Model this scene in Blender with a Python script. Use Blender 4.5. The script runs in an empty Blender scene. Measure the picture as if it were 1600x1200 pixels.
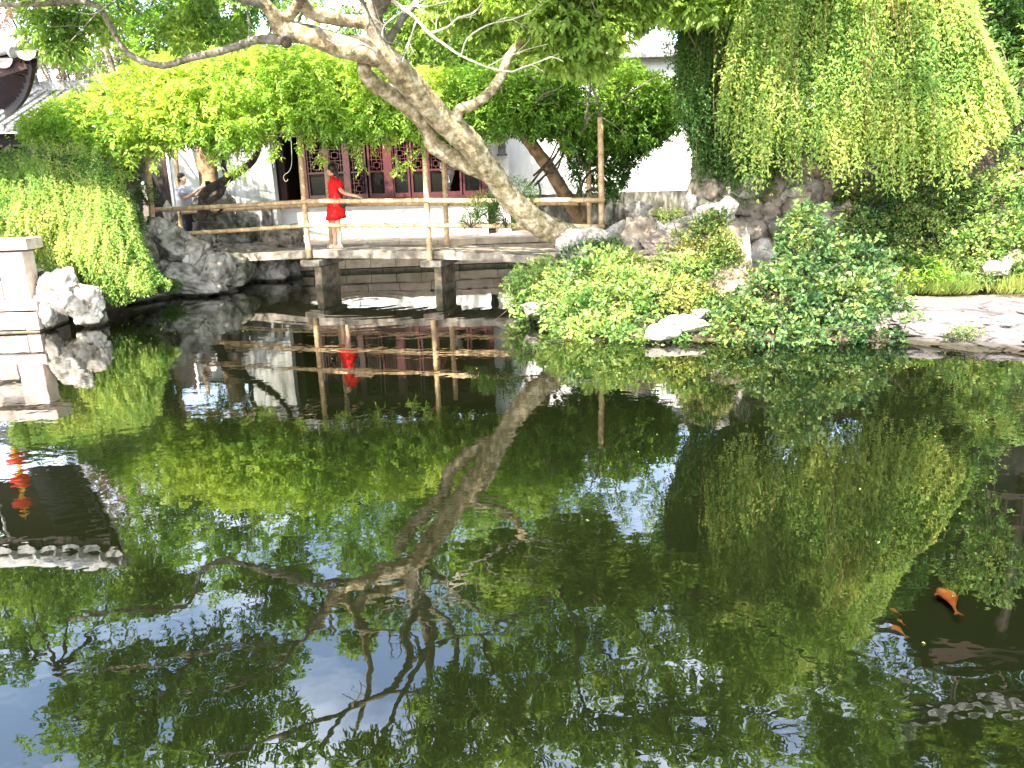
import bpy, bmesh, math, random
import numpy as np
from mathutils import Vector, Matrix, noise

R = math.radians
rng = np.random.default_rng(7)
random.seed(7)
S = bpy.context.scene
COL = S.collection

# ------------------------------------------------------------------ camera
CAM_H = 2.06
F = 1246.0                     # focal length in pixels of a 1600 wide frame
TH = R(15.0); ROLL = R(1.8)
cf = Vector((0, math.cos(TH), -math.sin(TH)))
_r = Vector((1, 0, 0)); _u = Vector((0, math.sin(TH), math.cos(TH)))
cr = _r * math.cos(ROLL) - _u * math.sin(ROLL)
cu = _u * math.cos(ROLL) + _r * math.sin(ROLL)
cam_data = bpy.data.cameras.new('camera')
cam_data.sensor_width = 36; cam_data.lens = 36 * F / 1600
cam_data.clip_start = 0.05; cam_data.clip_end = 2000
cam = bpy.data.objects.new('camera', cam_data); COL.objects.link(cam)
m = Matrix((cr, cu, -cf)).transposed().to_4x4()
m.translation = Vector((0, 0, CAM_H)); cam.matrix_world = m
S.camera = cam

# ------------------------------------------------------------------ world, sun, exposure
SUN = Vector((-0.38, -0.74, 0.82)).normalized()
W = bpy.data.worlds.new('World'); S.world = W; W.use_nodes = True
nt = W.node_tree; nt.nodes.clear()
wo = nt.nodes.new('ShaderNodeOutputWorld'); bg = nt.nodes.new('ShaderNodeBackground')
sky = nt.nodes.new('ShaderNodeTexSky'); sky.sky_type = 'NISHITA'; sky.sun_disc = False
sky.sun_elevation = math.asin(SUN.z); sky.sun_rotation = math.atan2(SUN.x, SUN.y)
sky.air_density = 1.0; sky.dust_density = 1.6; sky.ozone_density = 1.0
tc = nt.nodes.new('ShaderNodeTexCoord'); mp = nt.nodes.new('ShaderNodeMapping'); mp.inputs['Scale'].default_value = (1, 1, 2.6)
cn = nt.nodes.new('ShaderNodeTexNoise'); cn.inputs['Scale'].default_value = 2.6; cn.inputs['Detail'].default_value = 7; cn.inputs['Roughness'].default_value = 0.6
cr_ = nt.nodes.new('ShaderNodeValToRGB'); cr_.color_ramp.elements[0].position = 0.42; cr_.color_ramp.elements[1].position = 0.72
cr_.color_ramp.elements[0].color = (0.03, 0.03, 0.03, 1); cr_.color_ramp.elements[1].color = (0.85, 0.85, 0.85, 1)
mx = nt.nodes.new('ShaderNodeMixRGB'); mx.inputs[2].default_value = (7.5, 8.0, 9.0, 1)
nt.links.new(tc.outputs['Generated'], mp.inputs[0]); nt.links.new(mp.outputs[0], cn.inputs['Vector'])
nt.links.new(cn.outputs['Fac'], cr_.inputs[0]); nt.links.new(cr_.outputs[0], mx.inputs[0])
nt.links.new(sky.outputs[0], mx.inputs[1]); nt.links.new(mx.outputs[0], bg.inputs[0])
bg.inputs[1].default_value = 0.15
nt.links.new(bg.outputs[0], wo.inputs[0])
sl = bpy.data.lights.new('sun', 'SUN'); sl.energy = 3.5; sl.angle = R(0.6); sl.color = (1, 0.94, 0.84)
so = bpy.data.objects.new('sun', sl); COL.objects.link(so); so.rotation_euler = (-SUN).to_track_quat('-Z', 'Y').to_euler()
vs = S.view_settings; vs.view_transform = 'Standard'; vs.look = 'None'; vs.gamma = 1; vs.use_curve_mapping = False
vs.exposure = 2.78
S.cycles.max_bounces = 7; S.cycles.diffuse_bounces = 3; S.cycles.glossy_bounces = 3
S.cycles.transmission_bounces = 3; S.cycles.transparent_max_bounces = 8
S.cycles.use_denoising = True
S.cycles.sample_clamp_indirect = 8

# ------------------------------------------------------------------ pixel -> place helpers (1600x1200 photo pixels)
CO = Vector((0, 0, CAM_H))
def ray(px, py): return cf + cr * ((px - 800) / F) - cu * ((py - 600) / F)
def P(px, py, d):                  # the point seen at a pixel, standing d metres away
    r = ray(px, py); return CO + r * (d / r.y)
def PZ(px, py, z):                 # the point seen at a pixel, lying at height z
    r = ray(px, py); return CO + r * ((z - CAM_H) / r.z)
def PR(px, py, d):                 # the point whose mirror image in the pond is seen at a pixel
    p = P(px, py, d); return Vector((p.x, p.y, -p.z))
def d_over(px, py, extra=0.6):     # depth at which a mirrored thing is above the top of the frame
    r = ray(px, py); t = -r.z / r.y
    return 4.12 / max(0.12, (t - 0.205)) + extra

# ------------------------------------------------------------------ object helpers
def tag(o, label=None, cat=None, group=None, kind=None):
    if label: o['label'] = label
    if cat: o['category'] = cat
    if group: o['group'] = group
    if kind: o['kind'] = kind
    return o
def empty(name, loc, label, cat, group=None):
    o = bpy.data.objects.new(name, None); COL.objects.link(o); o.location = loc
    o.empty_display_size = 0.2
    tag(o, label, cat, group); o['_l'] = 1; del o['_l']
    return o
def link(name, me, mat=None, parent=None, smooth=False):
    o = bpy.data.objects.new(name, me); COL.objects.link(o)
    if mat: me.materials.clear(); me.materials.append(mat)
    if smooth and len(me.polygons): me.polygons.foreach_set('use_smooth', [True] * len(me.polygons))
    if parent:
        o.parent = parent
        o.matrix_parent_inverse = Matrix.Translation(-Vector(wloc(parent)))
    return o
def wloc(o):
    l = Vector(o.location)
    return l + (wloc(o.parent) - wloc(o.parent) if o.parent else Vector())
def npmesh(name, V, Fq, attr=None):
    """V (n,3) float, Fq (m,k) int faces all of k corners"""
    V = np.asarray(V, dtype=np.float32); Fq = np.asarray(Fq, dtype=np.int32)
    me = bpy.data.meshes.new(name)
    k = Fq.shape[1]
    me.vertices.add(len(V)); me.vertices.foreach_set('co', V.ravel())
    me.loops.add(Fq.size); me.loops.foreach_set('vertex_index', Fq.ravel())
    me.polygons.add(len(Fq)); me.polygons.foreach_set('loop_start', np.arange(0, Fq.size, k, dtype=np.int32))
    me.polygons.foreach_set('loop_total', np.full(len(Fq), k, dtype=np.int32))
    if attr is not None:
        a = me.attributes.new('tint', 'FLOAT', 'POINT'); a.data.foreach_set('value', np.asarray(attr, dtype=np.float32))
    me.update(calc_edges=True)
    return me

class MB:
    def __init__(s): s.v = []; s.f = []
    def box(s, c, size, M=None, taper=1.0):
        c = Vector(c); b = len(s.v)
        for z in (-.5, .5):
            k = taper if z > 0 else 1
            for x, y in ((-.5, -.5), (.5, -.5), (.5, .5), (-.5, .5)):
                p = Vector((x * size[0] * k, y * size[1] * k, z * size[2]))
                if M is not None: p = M @ p
                s.v.append(c + p)
        for q in ((3, 2, 1, 0), (4, 5, 6, 7), (0, 1, 5, 4), (1, 2, 6, 5), (2, 3, 7, 6), (3, 0, 4, 7)): s.f.append([b + i for i in q])
        return s
    def hexa(s, pts):              # 8 points: bottom 4, top 4
        b = len(s.v); s.v += [Vector(p) for p in pts]
        for q in ((3, 2, 1, 0), (4, 5, 6, 7), (0, 1, 5, 4), (1, 2, 6, 5), (2, 3, 7, 6), (3, 0, 4, 7)): s.f.append([b + i for i in q])
        return s
    def bar(s, a, b, w, h):        # square bar between two points
        a = Vector(a); b = Vector(b); d = (b - a)
        M = d.to_track_quat('X', 'Z').to_matrix()
        return s.box((a + b) / 2, (d.length, w, h), M)
    def tube(s, pts, rad, n=8, cap=True, rnd=0.0, flat=1.0):
        pts = [Vector(p) for p in pts]
        if not hasattr(rad, '__len__'): rad = [rad] * len(pts)
        t0 = (pts[1] - pts[0]).normalized()
        up = Vector((0, 0, 1)) if abs(t0.z) < .9 else Vector((1, 0, 0))
        x = t0.cross(up).normalized(); b = len(s.v)
        for i, p in enumerate(pts):
            t = (pts[min(i + 1, len(pts) - 1)] - pts[max(i - 1, 0)])
            if t.length < 1e-9: t = t0
            t.normalize(); x = (x - t * x.dot(t)).normalized(); y = t.cross(x)
            for k in range(n):
                a = 2 * math.pi * k / n
                rr = rad[i] * (1 + (random.uniform(-rnd, rnd) if rnd else 0))
                s.v.append(p + x * math.cos(a) * rr + y * math.sin(a) * rr * flat)
        for i in range(len(pts) - 1):
            for k in range(n):
                s.f.append([b + i * n + k, b + i * n + (k + 1) % n, b + (i + 1) * n + (k + 1) % n, b + (i + 1) * n + k])
        if cap:
            s.f.append([b + k for k in range(n)][::-1]); s.f.append([b + (len(pts) - 1) * n + k for k in range(n)])
        return s
    def loft(s, rings, n=12):      # rings: (center, rx, ry) horizontal ellipses
        b = len(s.v)
        for c, rx, ry in rings:
            for k in range(n):
                a = 2 * math.pi * k / n; s.v.append(Vector(c) + Vector((rx * math.cos(a), ry * math.sin(a), 0)))
        for i in range(len(rings) - 1):
            for k in range(n): s.f.append([b + i * n + k, b + i * n + (k + 1) % n, b + (i + 1) * n + (k + 1) % n, b + (i + 1) * n + k])
        s.f.append([b + k for k in range(n)][::-1]); s.f.append([b + (len(rings) - 1) * n + k for k in range(n)])
        return s
    def ball(s, c, r, nu=12, nv=8, M=None):
        c = Vector(c); r = Vector(r) if hasattr(r, '__len__') else Vector((r, r, r)); b = len(s.v)
        def add(p):
            p = Vector((p[0] * r.x, p[1] * r.y, p[2] * r.z))
            if M is not None: p = M @ p
            s.v.append(c + p)
        add((0, 0, -1))
        for j in range(1, nv):
            t = -math.pi / 2 + math.pi * j / nv
            for k in range(nu):
                a = 2 * math.pi * k / nu; add((math.cos(t) * math.cos(a), math.cos(t) * math.sin(a), math.sin(t)))
        add((0, 0, 1)); top = len(s.v) - 1
        for k in range(nu): s.f.append([b, b + 1 + (k + 1) % nu, b + 1 + k])
        for j in range(nv - 2):
            for k in range(nu):
                o = b + 1 + j * nu; s.f.append([o + k, o + (k + 1) % nu, o + nu + (k + 1) % nu, o + nu + k])
        o = b + 1 + (nv - 2) * nu
        for k in range(nu): s.f.append([o + k, o + (k + 1) % nu, top])
        return s
    def build(s, name, mat, parent=None, smooth=False, bevel=0):
        me = bpy.data.meshes.new(name); me.from_pydata(s.v, [], s.f); me.update()
        o = link(name, me, mat, parent, smooth)
        if bevel:
            md = o.modifiers.new('bevel', 'BEVEL'); md.width = bevel; md.segments = 2; md.limit_method = 'ANGLE'
        return o

def smooth_path(pts, rad, n=5, wob=0.0):
    """Catmull-Rom through points with radii"""
    pts = [Vector(p) for p in pts]; P_ = [pts[0] * 2 - pts[1]] + pts + [pts[-1] * 2 - pts[-2]]
    op, orr = [], []
    for i in range(1, len(P_) - 2):
        for k in range(n):
            t = k / n; a, b, c, d = P_[i - 1], P_[i], P_[i + 1], P_[i + 2]
            q = 0.5 * ((2 * b) + (c - a) * t + (2 * a - 5 * b + 4 * c - d) * t * t + (3 * b - a - 3 * c + d) * t ** 3)
            if wob and (i > 1 or k > 0): q = q + noise.noise_vector(q * 2.3) * wob
            op.append(q); orr.append(rad[i - 1] * (1 - t) + rad[i] * t)
    op.append(pts[-1]); orr.append(rad[-1])
    return op, orr

# ------------------------------------------------------------------ materials
def nodes(name):
    m = bpy.data.materials.new(name); m.use_nodes = True; t = m.node_tree; t.nodes.clear()
    out = t.nodes.new('ShaderNodeOutputMaterial'); return m, t, out
WETC = (.035, .03, .018)
def surf(name, c1, c2=None, scale=6, rough=.7, bump=.0, bscale=30, spec=.3, c3=None, detail=6, stretch=None, p0=.35, p1=.65, metal=0, voro=0):
    """two or three tone noise material with bump"""
    m, t, out = nodes(name); N = t.nodes.new; L = t.links.new
    b = N('ShaderNodeBsdfPrincipled'); b.inputs['Roughness'].default_value = rough; b.inputs['Specular IOR Level'].default_value = spec
    b.inputs['Metallic'].default_value = metal
    L(b.outputs[0], out.inputs[0]); co = N('ShaderNodeTexCoord'); geo = N('ShaderNodeNewGeometry')
    mp = N('ShaderNodeMapping'); L(geo.outputs['Position'], mp.inputs[0])
    if stretch: mp.inputs['Scale'].default_value = stretch
    if c2:
        n1 = N('ShaderNodeTexNoise'); n1.inputs['Scale'].default_value = scale; n1.inputs['Detail'].default_value = detail; n1.inputs['Roughness'].default_value = .65
        L(mp.outputs[0], n1.inputs['Vector'])
        r = N('ShaderNodeValToRGB'); e = r.color_ramp.elements; e[0].position = p0; e[0].color = (*c1, 1); e[1].position = p1; e[1].color = (*c2, 1)
        if c3: x = e.new((p0 + p1) / 2); x.color = (*c3, 1)
        L(n1.outputs['Fac'], r.inputs[0]); L(r.outputs[0], b.inputs['Base Color'])
        if 'limestone' in name or 'shelf' in name:      # algae stain along the pond's water line
            sx = N('ShaderNodeSeparateXYZ'); L(geo.outputs['Position'], sx.inputs[0])
            ad0 = N('ShaderNodeMath'); ad0.operation = 'MULTIPLY_ADD'; ad0.inputs[1].default_value = -.10; L(n1.outputs['Fac'], ad0.inputs[0]); L(sx.outputs[2], ad0.inputs[2])
            mr0 = N('ShaderNodeMapRange'); mr0.inputs[1].default_value = -.01; mr0.inputs[2].default_value = .03; L(ad0.outputs[0], mr0.inputs[0])
            mx0 = N('ShaderNodeMixRGB'); mx0.inputs[1].default_value = (*WETC, 1); L(mr0.outputs[0], mx0.inputs[0]); L(r.outputs[0], mx0.inputs[2]); L(mx0.outputs[0], b.inputs['Base Color'])
    else: b.inputs['Base Color'].default_value = (*c1, 1)
    if bump:
        n2 = N('ShaderNodeTexNoise'); n2.inputs['Scale'].default_value = bscale; n2.inputs['Detail'].default_value = 8; n2.inputs['Roughness'].default_value = .7
        L(mp.outputs[0], n2.inputs['Vector'])
        bp = N('ShaderNodeBump'); bp.inputs['Strength'].default_value = bump; bp.inputs['Distance'].default_value = .03
        if voro:
            v = N('ShaderNodeTexVoronoi'); v.inputs['Scale'].default_value = voro; v.feature = 'SMOOTH_F1'
            L(mp.outputs[0], v.inputs['Vector']); ad = N('ShaderNodeMath'); ad.operation = 'ADD'
            L(v.outputs['Distance'], ad.inputs[0]); L(n2.outputs['Fac'], ad.inputs[1]); L(ad.outputs[0], bp.inputs['Height'])
        else: L(n2.outputs['Fac'], bp.inputs['Height'])
        L(bp.outputs[0], b.inputs['Normal'])
    return m
def leafmat(name, cols, transl=.42, rough=.5, spec=.25, gain=1.25):
    m, t, out = nodes(name); N = t.nodes.new; L = t.links.new
    a = N('ShaderNodeAttribute'); a.attribute_name = 'tint'
    r = N('ShaderNodeValToRGB'); e = r.color_ramp.elements
    e[0].position = 0; e[0].color = (*cols[0], 1); e[1].position = 1; e[1].color = (*cols[-1], 1)
    for i, c in enumerate(cols[1:-1]): x = e.new((i + 1) / (len(cols) - 1)); x.color = (*c, 1)
    L(a.outputs['Fac'], r.inputs[0])
    b = N('ShaderNodeBsdfPrincipled'); b.inputs['Roughness'].default_value = rough; b.inputs['Specular IOR Level'].default_value = spec
    tr = N('ShaderNodeBsdfTranslucent'); mu = N('ShaderNodeMixRGB'); mu.blend_type = 'MULTIPLY'; mu.inputs[0].default_value = 1
    mu.inputs[2].default_value = (gain * 1.1, gain * 1.08, gain * .7, 1)
    L(r.outputs[0], b.inputs['Base Color']); L(r.outputs[0], mu.inputs[1]); L(mu.outputs[0], tr.inputs[0])
    mx = N('ShaderNodeMixShader'); mx.inputs[0].default_value = transl; L(b.outputs[0], mx.inputs[1]); L(tr.outputs[0], mx.inputs[2]); L(mx.outputs[0], out.inputs[0])
    return m

M_rock = surf('pitted_limestone', (.09, .075, .06), (.42, .38, .33), 4.2, .85, 1.0, 11, .2, (.25, .225, .185), voro=6)
M_rockw = surf('pale_limestone', (.20, .17, .13), (.72, .67, .58), 3.6, .85, 1.0, 11, .2, (.40, .36, .30), voro=5)
M_rockd = surf('dark_mossy_limestone', (.045, .045, .03), (.30, .27, .22), 4.5, .9, 1.0, 9, .15, (.13, .12, .085), voro=6)
M_rockb = surf('brown_limestone', (.09, .07, .05), (.34, .27, .20), 3.2, .9, 1.0, 8, .15, (.20, .16, .12), voro=4)
M_step = surf('reddish_stone', (.13, .10, .08), (.36, .29, .24), 3.5, .9, .9, 9, .2, voro=5, stretch=(1, 1, 4))
M_shelf = surf('grey_shelf_rock', (.075, .066, .062), (.21, .185, .175), 3.4, .85, .9, 10, .2, (.15, .13, .125), voro=3)
M_quay = surf('quay_granite', (.36, .25, .16), (.60, .46, .33), 3.5, .8, .35, 30, .25, (.45, .36, .27))
M_slab = surf('weathered_slab_stone', (.09, .07, .05), (.32, .275, .22), 5, .8, .35, 30, .25, (.20, .17, .13))
M_post = surf('pinkish_white_granite', (.20, .145, .11), (.48, .41, .36), 5, .8, .3, 40, .25, (.40, .32, .27), p0=.28, p1=.6, detail=10)
M_pier = surf('brown_pier_stone', (.07, .055, .035), (.26, .20, .13), 6, .85, .5, 25, .2)
M_algae = surf('wet_algae_stone', (.05, .045, .025), (.16, .14, .08), 9, .6, .6, 20, .4)
M_bamboo = surf('dry_bamboo', (.34, .22, .11), (.56, .41, .24), 5, .45, .15, 60, .35, (.45, .29, .14), stretch=(2, 2, 2))
M_bamnode = surf('bamboo_node', (.20, .11, .05), (.34, .20, .10), 9, .6)
M_plaster = surf('white_plaster', (.42, .40, .35), (.80, .79, .75), 1.6, .88, .12, 30, .2, (.70, .69, .65), stretch=(1.6, 1.6, .35), p0=.26, p1=.52, detail=9)
M_plinth = surf('brightened_plinth', (.62, .60, .55), (.84, .83, .79), 1.3, .85, .1, 30, .2)  # white plaster brightened in its colour to stand for sun on the plinth
M_stain = surf('stained_plaster', (.10, .10, .08), (.46, .46, .42), 1.8, .9, .12, 25, .2, (.27, .27, .235), stretch=(2.2, 2.2, .35), p0=.30, p1=.60)
M_dado = surf('lichen_grey_dado', (.035, .035, .028), (.22, .20, .18), 4, .9, .4, 25, .2, (.09, .088, .065), stretch=(2, 2, .8))
M_red = surf('dark_red_lacquer', (.040, .009, .010), (.080, .015, .015), 7, .45, .1, 40, .35)
M_redd = surf('aged_brown_lacquer', (.020, .009, .008), (.055, .020, .017), 7, .55, .1, 40, .3)
M_dkw = surf('near_black_wood', (.014, .008, .007), (.035, .016, .014), 7, .6)  # near-black wood of the left hall windows and hillside pavilion
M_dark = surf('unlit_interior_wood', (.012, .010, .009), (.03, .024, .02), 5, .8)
M_tile = surf('grey_clay_tile', (.07, .068, .066), (.24, .235, .23), 8, .85, .3, 30, .2, (.14, .138, .135))
M_tilew = surf('sunlit_clay_tile', (.28, .26, .24), (.60, .57, .54), 8, .85, .3, 30, .2)  # pale copy of the clay tile, strong sunlight put into its colour
M_tilered = surf('red_brown_eave_board', (.16, .06, .045), (.30, .13, .10), 8, .8)
M_bark = surf('mottled_bark', (.10, .075, .04), (.58, .50, .36), 9, .9, 1.0, 16, .15, (.30, .235, .13), p0=.34, p1=.66, voro=14, detail=10)
M_barkd = surf('dark_bark', (.028, .022, .017), (.10, .08, .06), 9, .9, .9, 25, .15)
M_barko = surf('ochre_bark', (.12, .075, .04), (.36, .24, .13), 6, .9, .8, 20, .15)
M_twig = surf('pale_dead_twig', (.50, .42, .34), (.72, .64, .55), 8, .9)
M_run = surf('tan_runner_stem', (.16, .10, .05), (.34, .22, .11), 7, .9)
M_soil = surf('leaf_litter_soil', (.035, .028, .018), (.12, .09, .06), 3, .95, .6, 12, .1)
M_path = surf('pale_gravel_path', (.15, .115, .085), (.26, .205, .165), 26, .95, .4, 60, .15)
M_grassm = leafmat('grass_blade', [(.05, .09, .02), (.14, .20, .035), (.30, .30, .08)])
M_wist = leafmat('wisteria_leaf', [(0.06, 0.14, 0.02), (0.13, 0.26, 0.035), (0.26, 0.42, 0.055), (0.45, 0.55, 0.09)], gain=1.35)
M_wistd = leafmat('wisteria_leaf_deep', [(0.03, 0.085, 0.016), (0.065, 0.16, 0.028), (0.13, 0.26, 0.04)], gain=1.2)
M_jas = leafmat('jasmine_leaf', [(0.075, 0.16, 0.03), (0.17, 0.3, 0.055), (0.3, 0.42, 0.09), (0.5, 0.52, 0.13)], gain=1.25)
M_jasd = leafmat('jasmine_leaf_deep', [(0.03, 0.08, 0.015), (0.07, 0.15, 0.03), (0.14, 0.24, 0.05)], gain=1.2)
M_shr = leafmat('glossy_shrub_leaf', [(.022,.055,.018),(.05,.11,.034),(.10,.19,.06),(.26,.30,.07)], transl=.28, rough=.42, spec=.38)
M_shl = leafmat('light_shrub_leaf', [(0.065, 0.14, 0.035), (0.14, 0.26, 0.06), (0.25, 0.37, 0.09), (0.44, 0.45, 0.11)], transl=.3, rough=.42, spec=.4)
M_ivy = leafmat('ivy_leaf', [(.03, .07, .015), (.08, .15, .03), (.20, .24, .06), (.34, .22, .09)], transl=.25)
M_can = leafmat('canopy_leaf', [(0.05, 0.10, 0.02), (0.10, 0.19, 0.03), (0.19, 0.30, 0.05), (0.33, 0.42, 0.08)], transl=.5, gain=1.3)
M_canl = leafmat('pale_canopy_leaf', [(0.15, 0.26, 0.05), (0.28, 0.42, 0.08), (0.46, 0.58, 0.13)], transl=.45, gain=1.3)
M_bgt = leafmat('background_leaf', [(0.09, 0.17, 0.03), (0.19, 0.31, 0.05), (0.36, 0.46, 0.08)], transl=.4, gain=1.3)
M_pink = leafmat('pink_blossom', [(.34, .42, .12), (.50, .42, .26), (.72, .40, .42), (.80, .48, .55)], transl=.35, gain=1.0)
M_purp = leafmat('violet_blossom', [(.25, .22, .45), (.55, .50, .80)], transl=.3, gain=1.0)
M_wh = surf('white_lamp_shade', (.85, .85, .85), None, 5, .5)
M_skin = surf('skin', (.60, .34, .22), (.66, .39, .26), 9, .5, 0, 30, .3)
M_hair = surf('black_hair', (.010, .008, .007), (.025, .018, .014), 60, .4)
M_dress = surf('red_cotton_dress', (.62, .006, .008), (.72, .012, .012), 6, .7, .25, 20, .2)
M_tee = surf('grey_tshirt_cotton', (.36, .36, .40), (.44, .44, .48), 6, .85, .25, 14, .15)
M_trou = surf('navy_trouser_cloth', (.022, .022, .035), (.05, .048, .065), 6, .8, .25, 14, .15)
M_shoe = surf('pale_shoe_leather', (.60, .55, .50), None, 5, .5)
M_blk = surf('black_leather', (.012, .012, .013), None, 5, .35)
M_lan = surf('red_silk_lantern', (.60, .03, .02), (.72, .06, .03), 6, .5, 0, 30, .3)
M_yel = surf('yellow_lantern_trim', (.75, .42, .03), None, 5, .5)
M_koi = surf('orange_koi_skin', (.95, .20, .03), (.95, .42, .12), 8, .35, 0, 30, .4)
M_tend = surf('greenish_tendril', (.16, .16, .09), (.26, .25, .15), 8, .7)
M_rope = surf('pale_rope', (.62, .60, .54), None, 5, .8)
M_bark2 = surf('grey_brown_bark', (.10, .085, .06), (.30, .26, .20), 9, .9, .9, 25, .15)
def glassmat():
    m, t, out = nodes('dark_window_glass'); b = t.nodes.new('ShaderNodeBsdfPrincipled')
    b.inputs['Base Color'].default_value = (.006, .007, .006, 1); b.inputs['Roughness'].default_value = .08; b.inputs['Specular IOR Level'].default_value = .12
    t.links.new(b.outputs[0], out.inputs[0]); return m
M_glass = glassmat()

# ------------------------------------------------------------------ foliage builders
def unit(a): return a / np.maximum(np.linalg.norm(a, axis=1, keepdims=True), 1e-9)
def leaves(base, d, nrm, L, Wd, tint):
    """quads: base, side, tip, side with a fold and a droop -> V, F, attr"""
    n = len(base); side = unit(np.cross(d, nrm)); nn = unit(np.cross(side, d))
    L = np.broadcast_to(np.asarray(L, dtype=float), (n,))[:, None]; Wd = np.broadcast_to(np.asarray(Wd, dtype=float), (n,))[:, None]
    V = np.empty((n, 4, 3))
    V[:, 0] = base; mid = base + d * L * .48
    V[:, 1] = mid + side * Wd * .5 + nn * Wd * .22; V[:, 3] = mid - side * Wd * .5 + nn * Wd * .22
    V[:, 2] = base + d * L - nn * L * .12
    Fq = np.arange(n * 4).reshape(n, 4)
    return V.reshape(-1, 3), Fq, np.repeat(tint, 4)
def foliage(name, parts, mat, parent=None, stuff=True):
    V = np.concatenate([p[0] for p in parts]); A = np.clip(np.concatenate([p[2] for p in parts]), 0, 1)
    Fs = []; o = 0
    for p in parts: Fs.append(p[1] + o); o += len(p[0])
    ob = link(name, npmesh(name, V, np.concatenate(Fs), A), mat, parent)
    if stuff: ob['kind'] = 'stuff'
    return ob
def clump(C, sc=1.2, off=0.0):
    return np.array([noise.noise(Vector((float(a[0]) * sc + off, float(a[1]) * sc, float(a[2]) * sc))) for a in C])
def sprays(C, axis, n, sp, L, Wd, tint0, tvar=.15, droop=.25, ang=.9):
    """pinnate sprays: leaflets in pairs along a drooping stalk"""
    N = len(C); axis = unit(axis); k = np.arange(n)
    up = np.tile([0, 0, 1.0], (N, 1)) + rng.normal(0, .35, (N, 3))
    side = unit(np.cross(axis, up)); nn = unit(np.cross(side, axis))
    out = []
    for i in k:
        s = (i + .5) / n; cen = C + axis * (s * n * sp) - np.array([0, 0, 1]) * (droop * (s ** 2) * n * sp)
        for sg in (-1, 1):
            d = unit(axis * math.cos(ang) + side * sg * math.sin(ang) + rng.normal(0, .22, (N, 3)) - np.array([0, 0, .25]))
            nr = unit(nn + rng.normal(0, .35, (N, 3)))
            out.append(leaves(cen, d, nr, L * rng.uniform(.75, 1.2, N), Wd * rng.uniform(.8, 1.15, N), tint0 + rng.normal(0, tvar, N)))
    return out
def scatter(C, n, spread, L, Wd, tint0, tvar=.15, up=.4, outdir=None):
    """n leaves round each centre"""
    B = np.repeat(C, n, axis=0) + rng.normal(0, spread, (len(C) * n, 3))
    d = rng.normal(0, 1, B.shape)
    if outdir is not None: d += np.repeat(outdir, n, axis=0) * 1.2
    d[:, 2] -= .25; d = unit(d)
    nr = rng.normal(0, 1, B.shape); nr[:, 2] += up * 2.2; nr = unit(nr)
    t = np.repeat(tint0, n) + rng.normal(0, tvar, len(B))
    return [leaves(B, d, nr, L * np.exp(rng.normal(0, .25, len(B))), Wd * rng.uniform(.7, 1.3, len(B)), t)]
def interp(px, pts):
    pts = np.array(pts, dtype=float); return np.interp(px, pts[:, 0], pts[:, 1])
def Pn(px, py, d):
    px = np.asarray(px, float); py = np.asarray(py, float); d = np.broadcast_to(np.asarray(d, float), px.shape)
    a = (px - 800) / F; b = (py - 600) / F
    r = np.array(cf)[None] + np.array(cr)[None] * a[:, None] - np.array(cu)[None] * b[:, None]
    return np.array(CO)[None] + r * (d / r[:, 1])[:, None]
def region(n, top, bot, d0, d1, x0=None, x1=None, bias=1.0):
    x0 = top[0][0] if x0 is None else x0; x1 = top[-1][0] if x1 is None else x1
    px = rng.uniform(x0, x1, n); t = rng.uniform(0, 1, n) ** bias
    ty = interp(px, top); by = interp(px, bot)
    py = ty + (by - ty) * t
    return Pn(px, py, rng.uniform(d0, d1, n)), px, py, t
def blob_pts(n, c, r, hollow=.35):
    u = unit(rng.normal(0, 1, (n, 3))); rad = rng.uniform(hollow, 1, n) ** .6
    r = np.array(r if hasattr(r, '__len__') else (r, r, r))
    q = u * rad[:, None]
    bump = 1 + .35 * clump(u, 2.2, float(c[0]) * 3.1)
    return np.array(c)[None] + q * r[None] * bump[:, None], u

# ------------------------------------------------------------------ terrain, pond
def pxy(px, py, z=0): p = PZ(px, py, z); return (p.x, p.y)
shore = [pxy(1600, 575), pxy(1520, 562), pxy(1400, 560), pxy(1300, 556), pxy(1150, 558), pxy(1000, 556), pxy(890, 545),
         pxy(850, 520), pxy(805, 487), pxy(798, 462), pxy(840, 430), pxy(872, 414)]
quayA = P(872, 408, 18.3); 
shore += [(1.0, 18.25), (-5.3, 17.55), (-6.2, 16.6), pxy(340, 458), pxy(240, 468), pxy(200, 478), pxy(150, 492), pxy(70, 508),
          (-7.4, 12.6), (-11, 12.6), (-16, 10), (-18, 0.8), (14, 0.8), (14, 7.6)]
shore = [shore[0]] + shore[1:]
poly = np.array(shore)
def sdf(X, Y):
    n = len(poly); d = np.full(X.shape, 1e9); ins = np.zeros(X.shape, bool)
    for i in range(n):
        a = poly[i]; b = poly[(i + 1) % n]; e = b - a; wx = X - a[0]; wy = Y - a[1]
        t = np.clip((wx * e[0] + wy * e[1]) / (e @ e), 0, 1)
        d = np.minimum(d, np.hypot(wx - e[0] * t, wy - e[1] * t))
        c = (a[1] > Y) != (b[1] > Y)
        with np.errstate(divide='ignore', invalid='ignore'):
            xi = (b[0] - a[0]) * (Y - a[1]) / (b[1] - a[1]) + a[0]
        ins ^= c & (X < xi)
    return np.where(ins, -d, d)
def sst(x): x = np.clip(x, 0, 1); return x * x * (3 - 2 * x)
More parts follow.
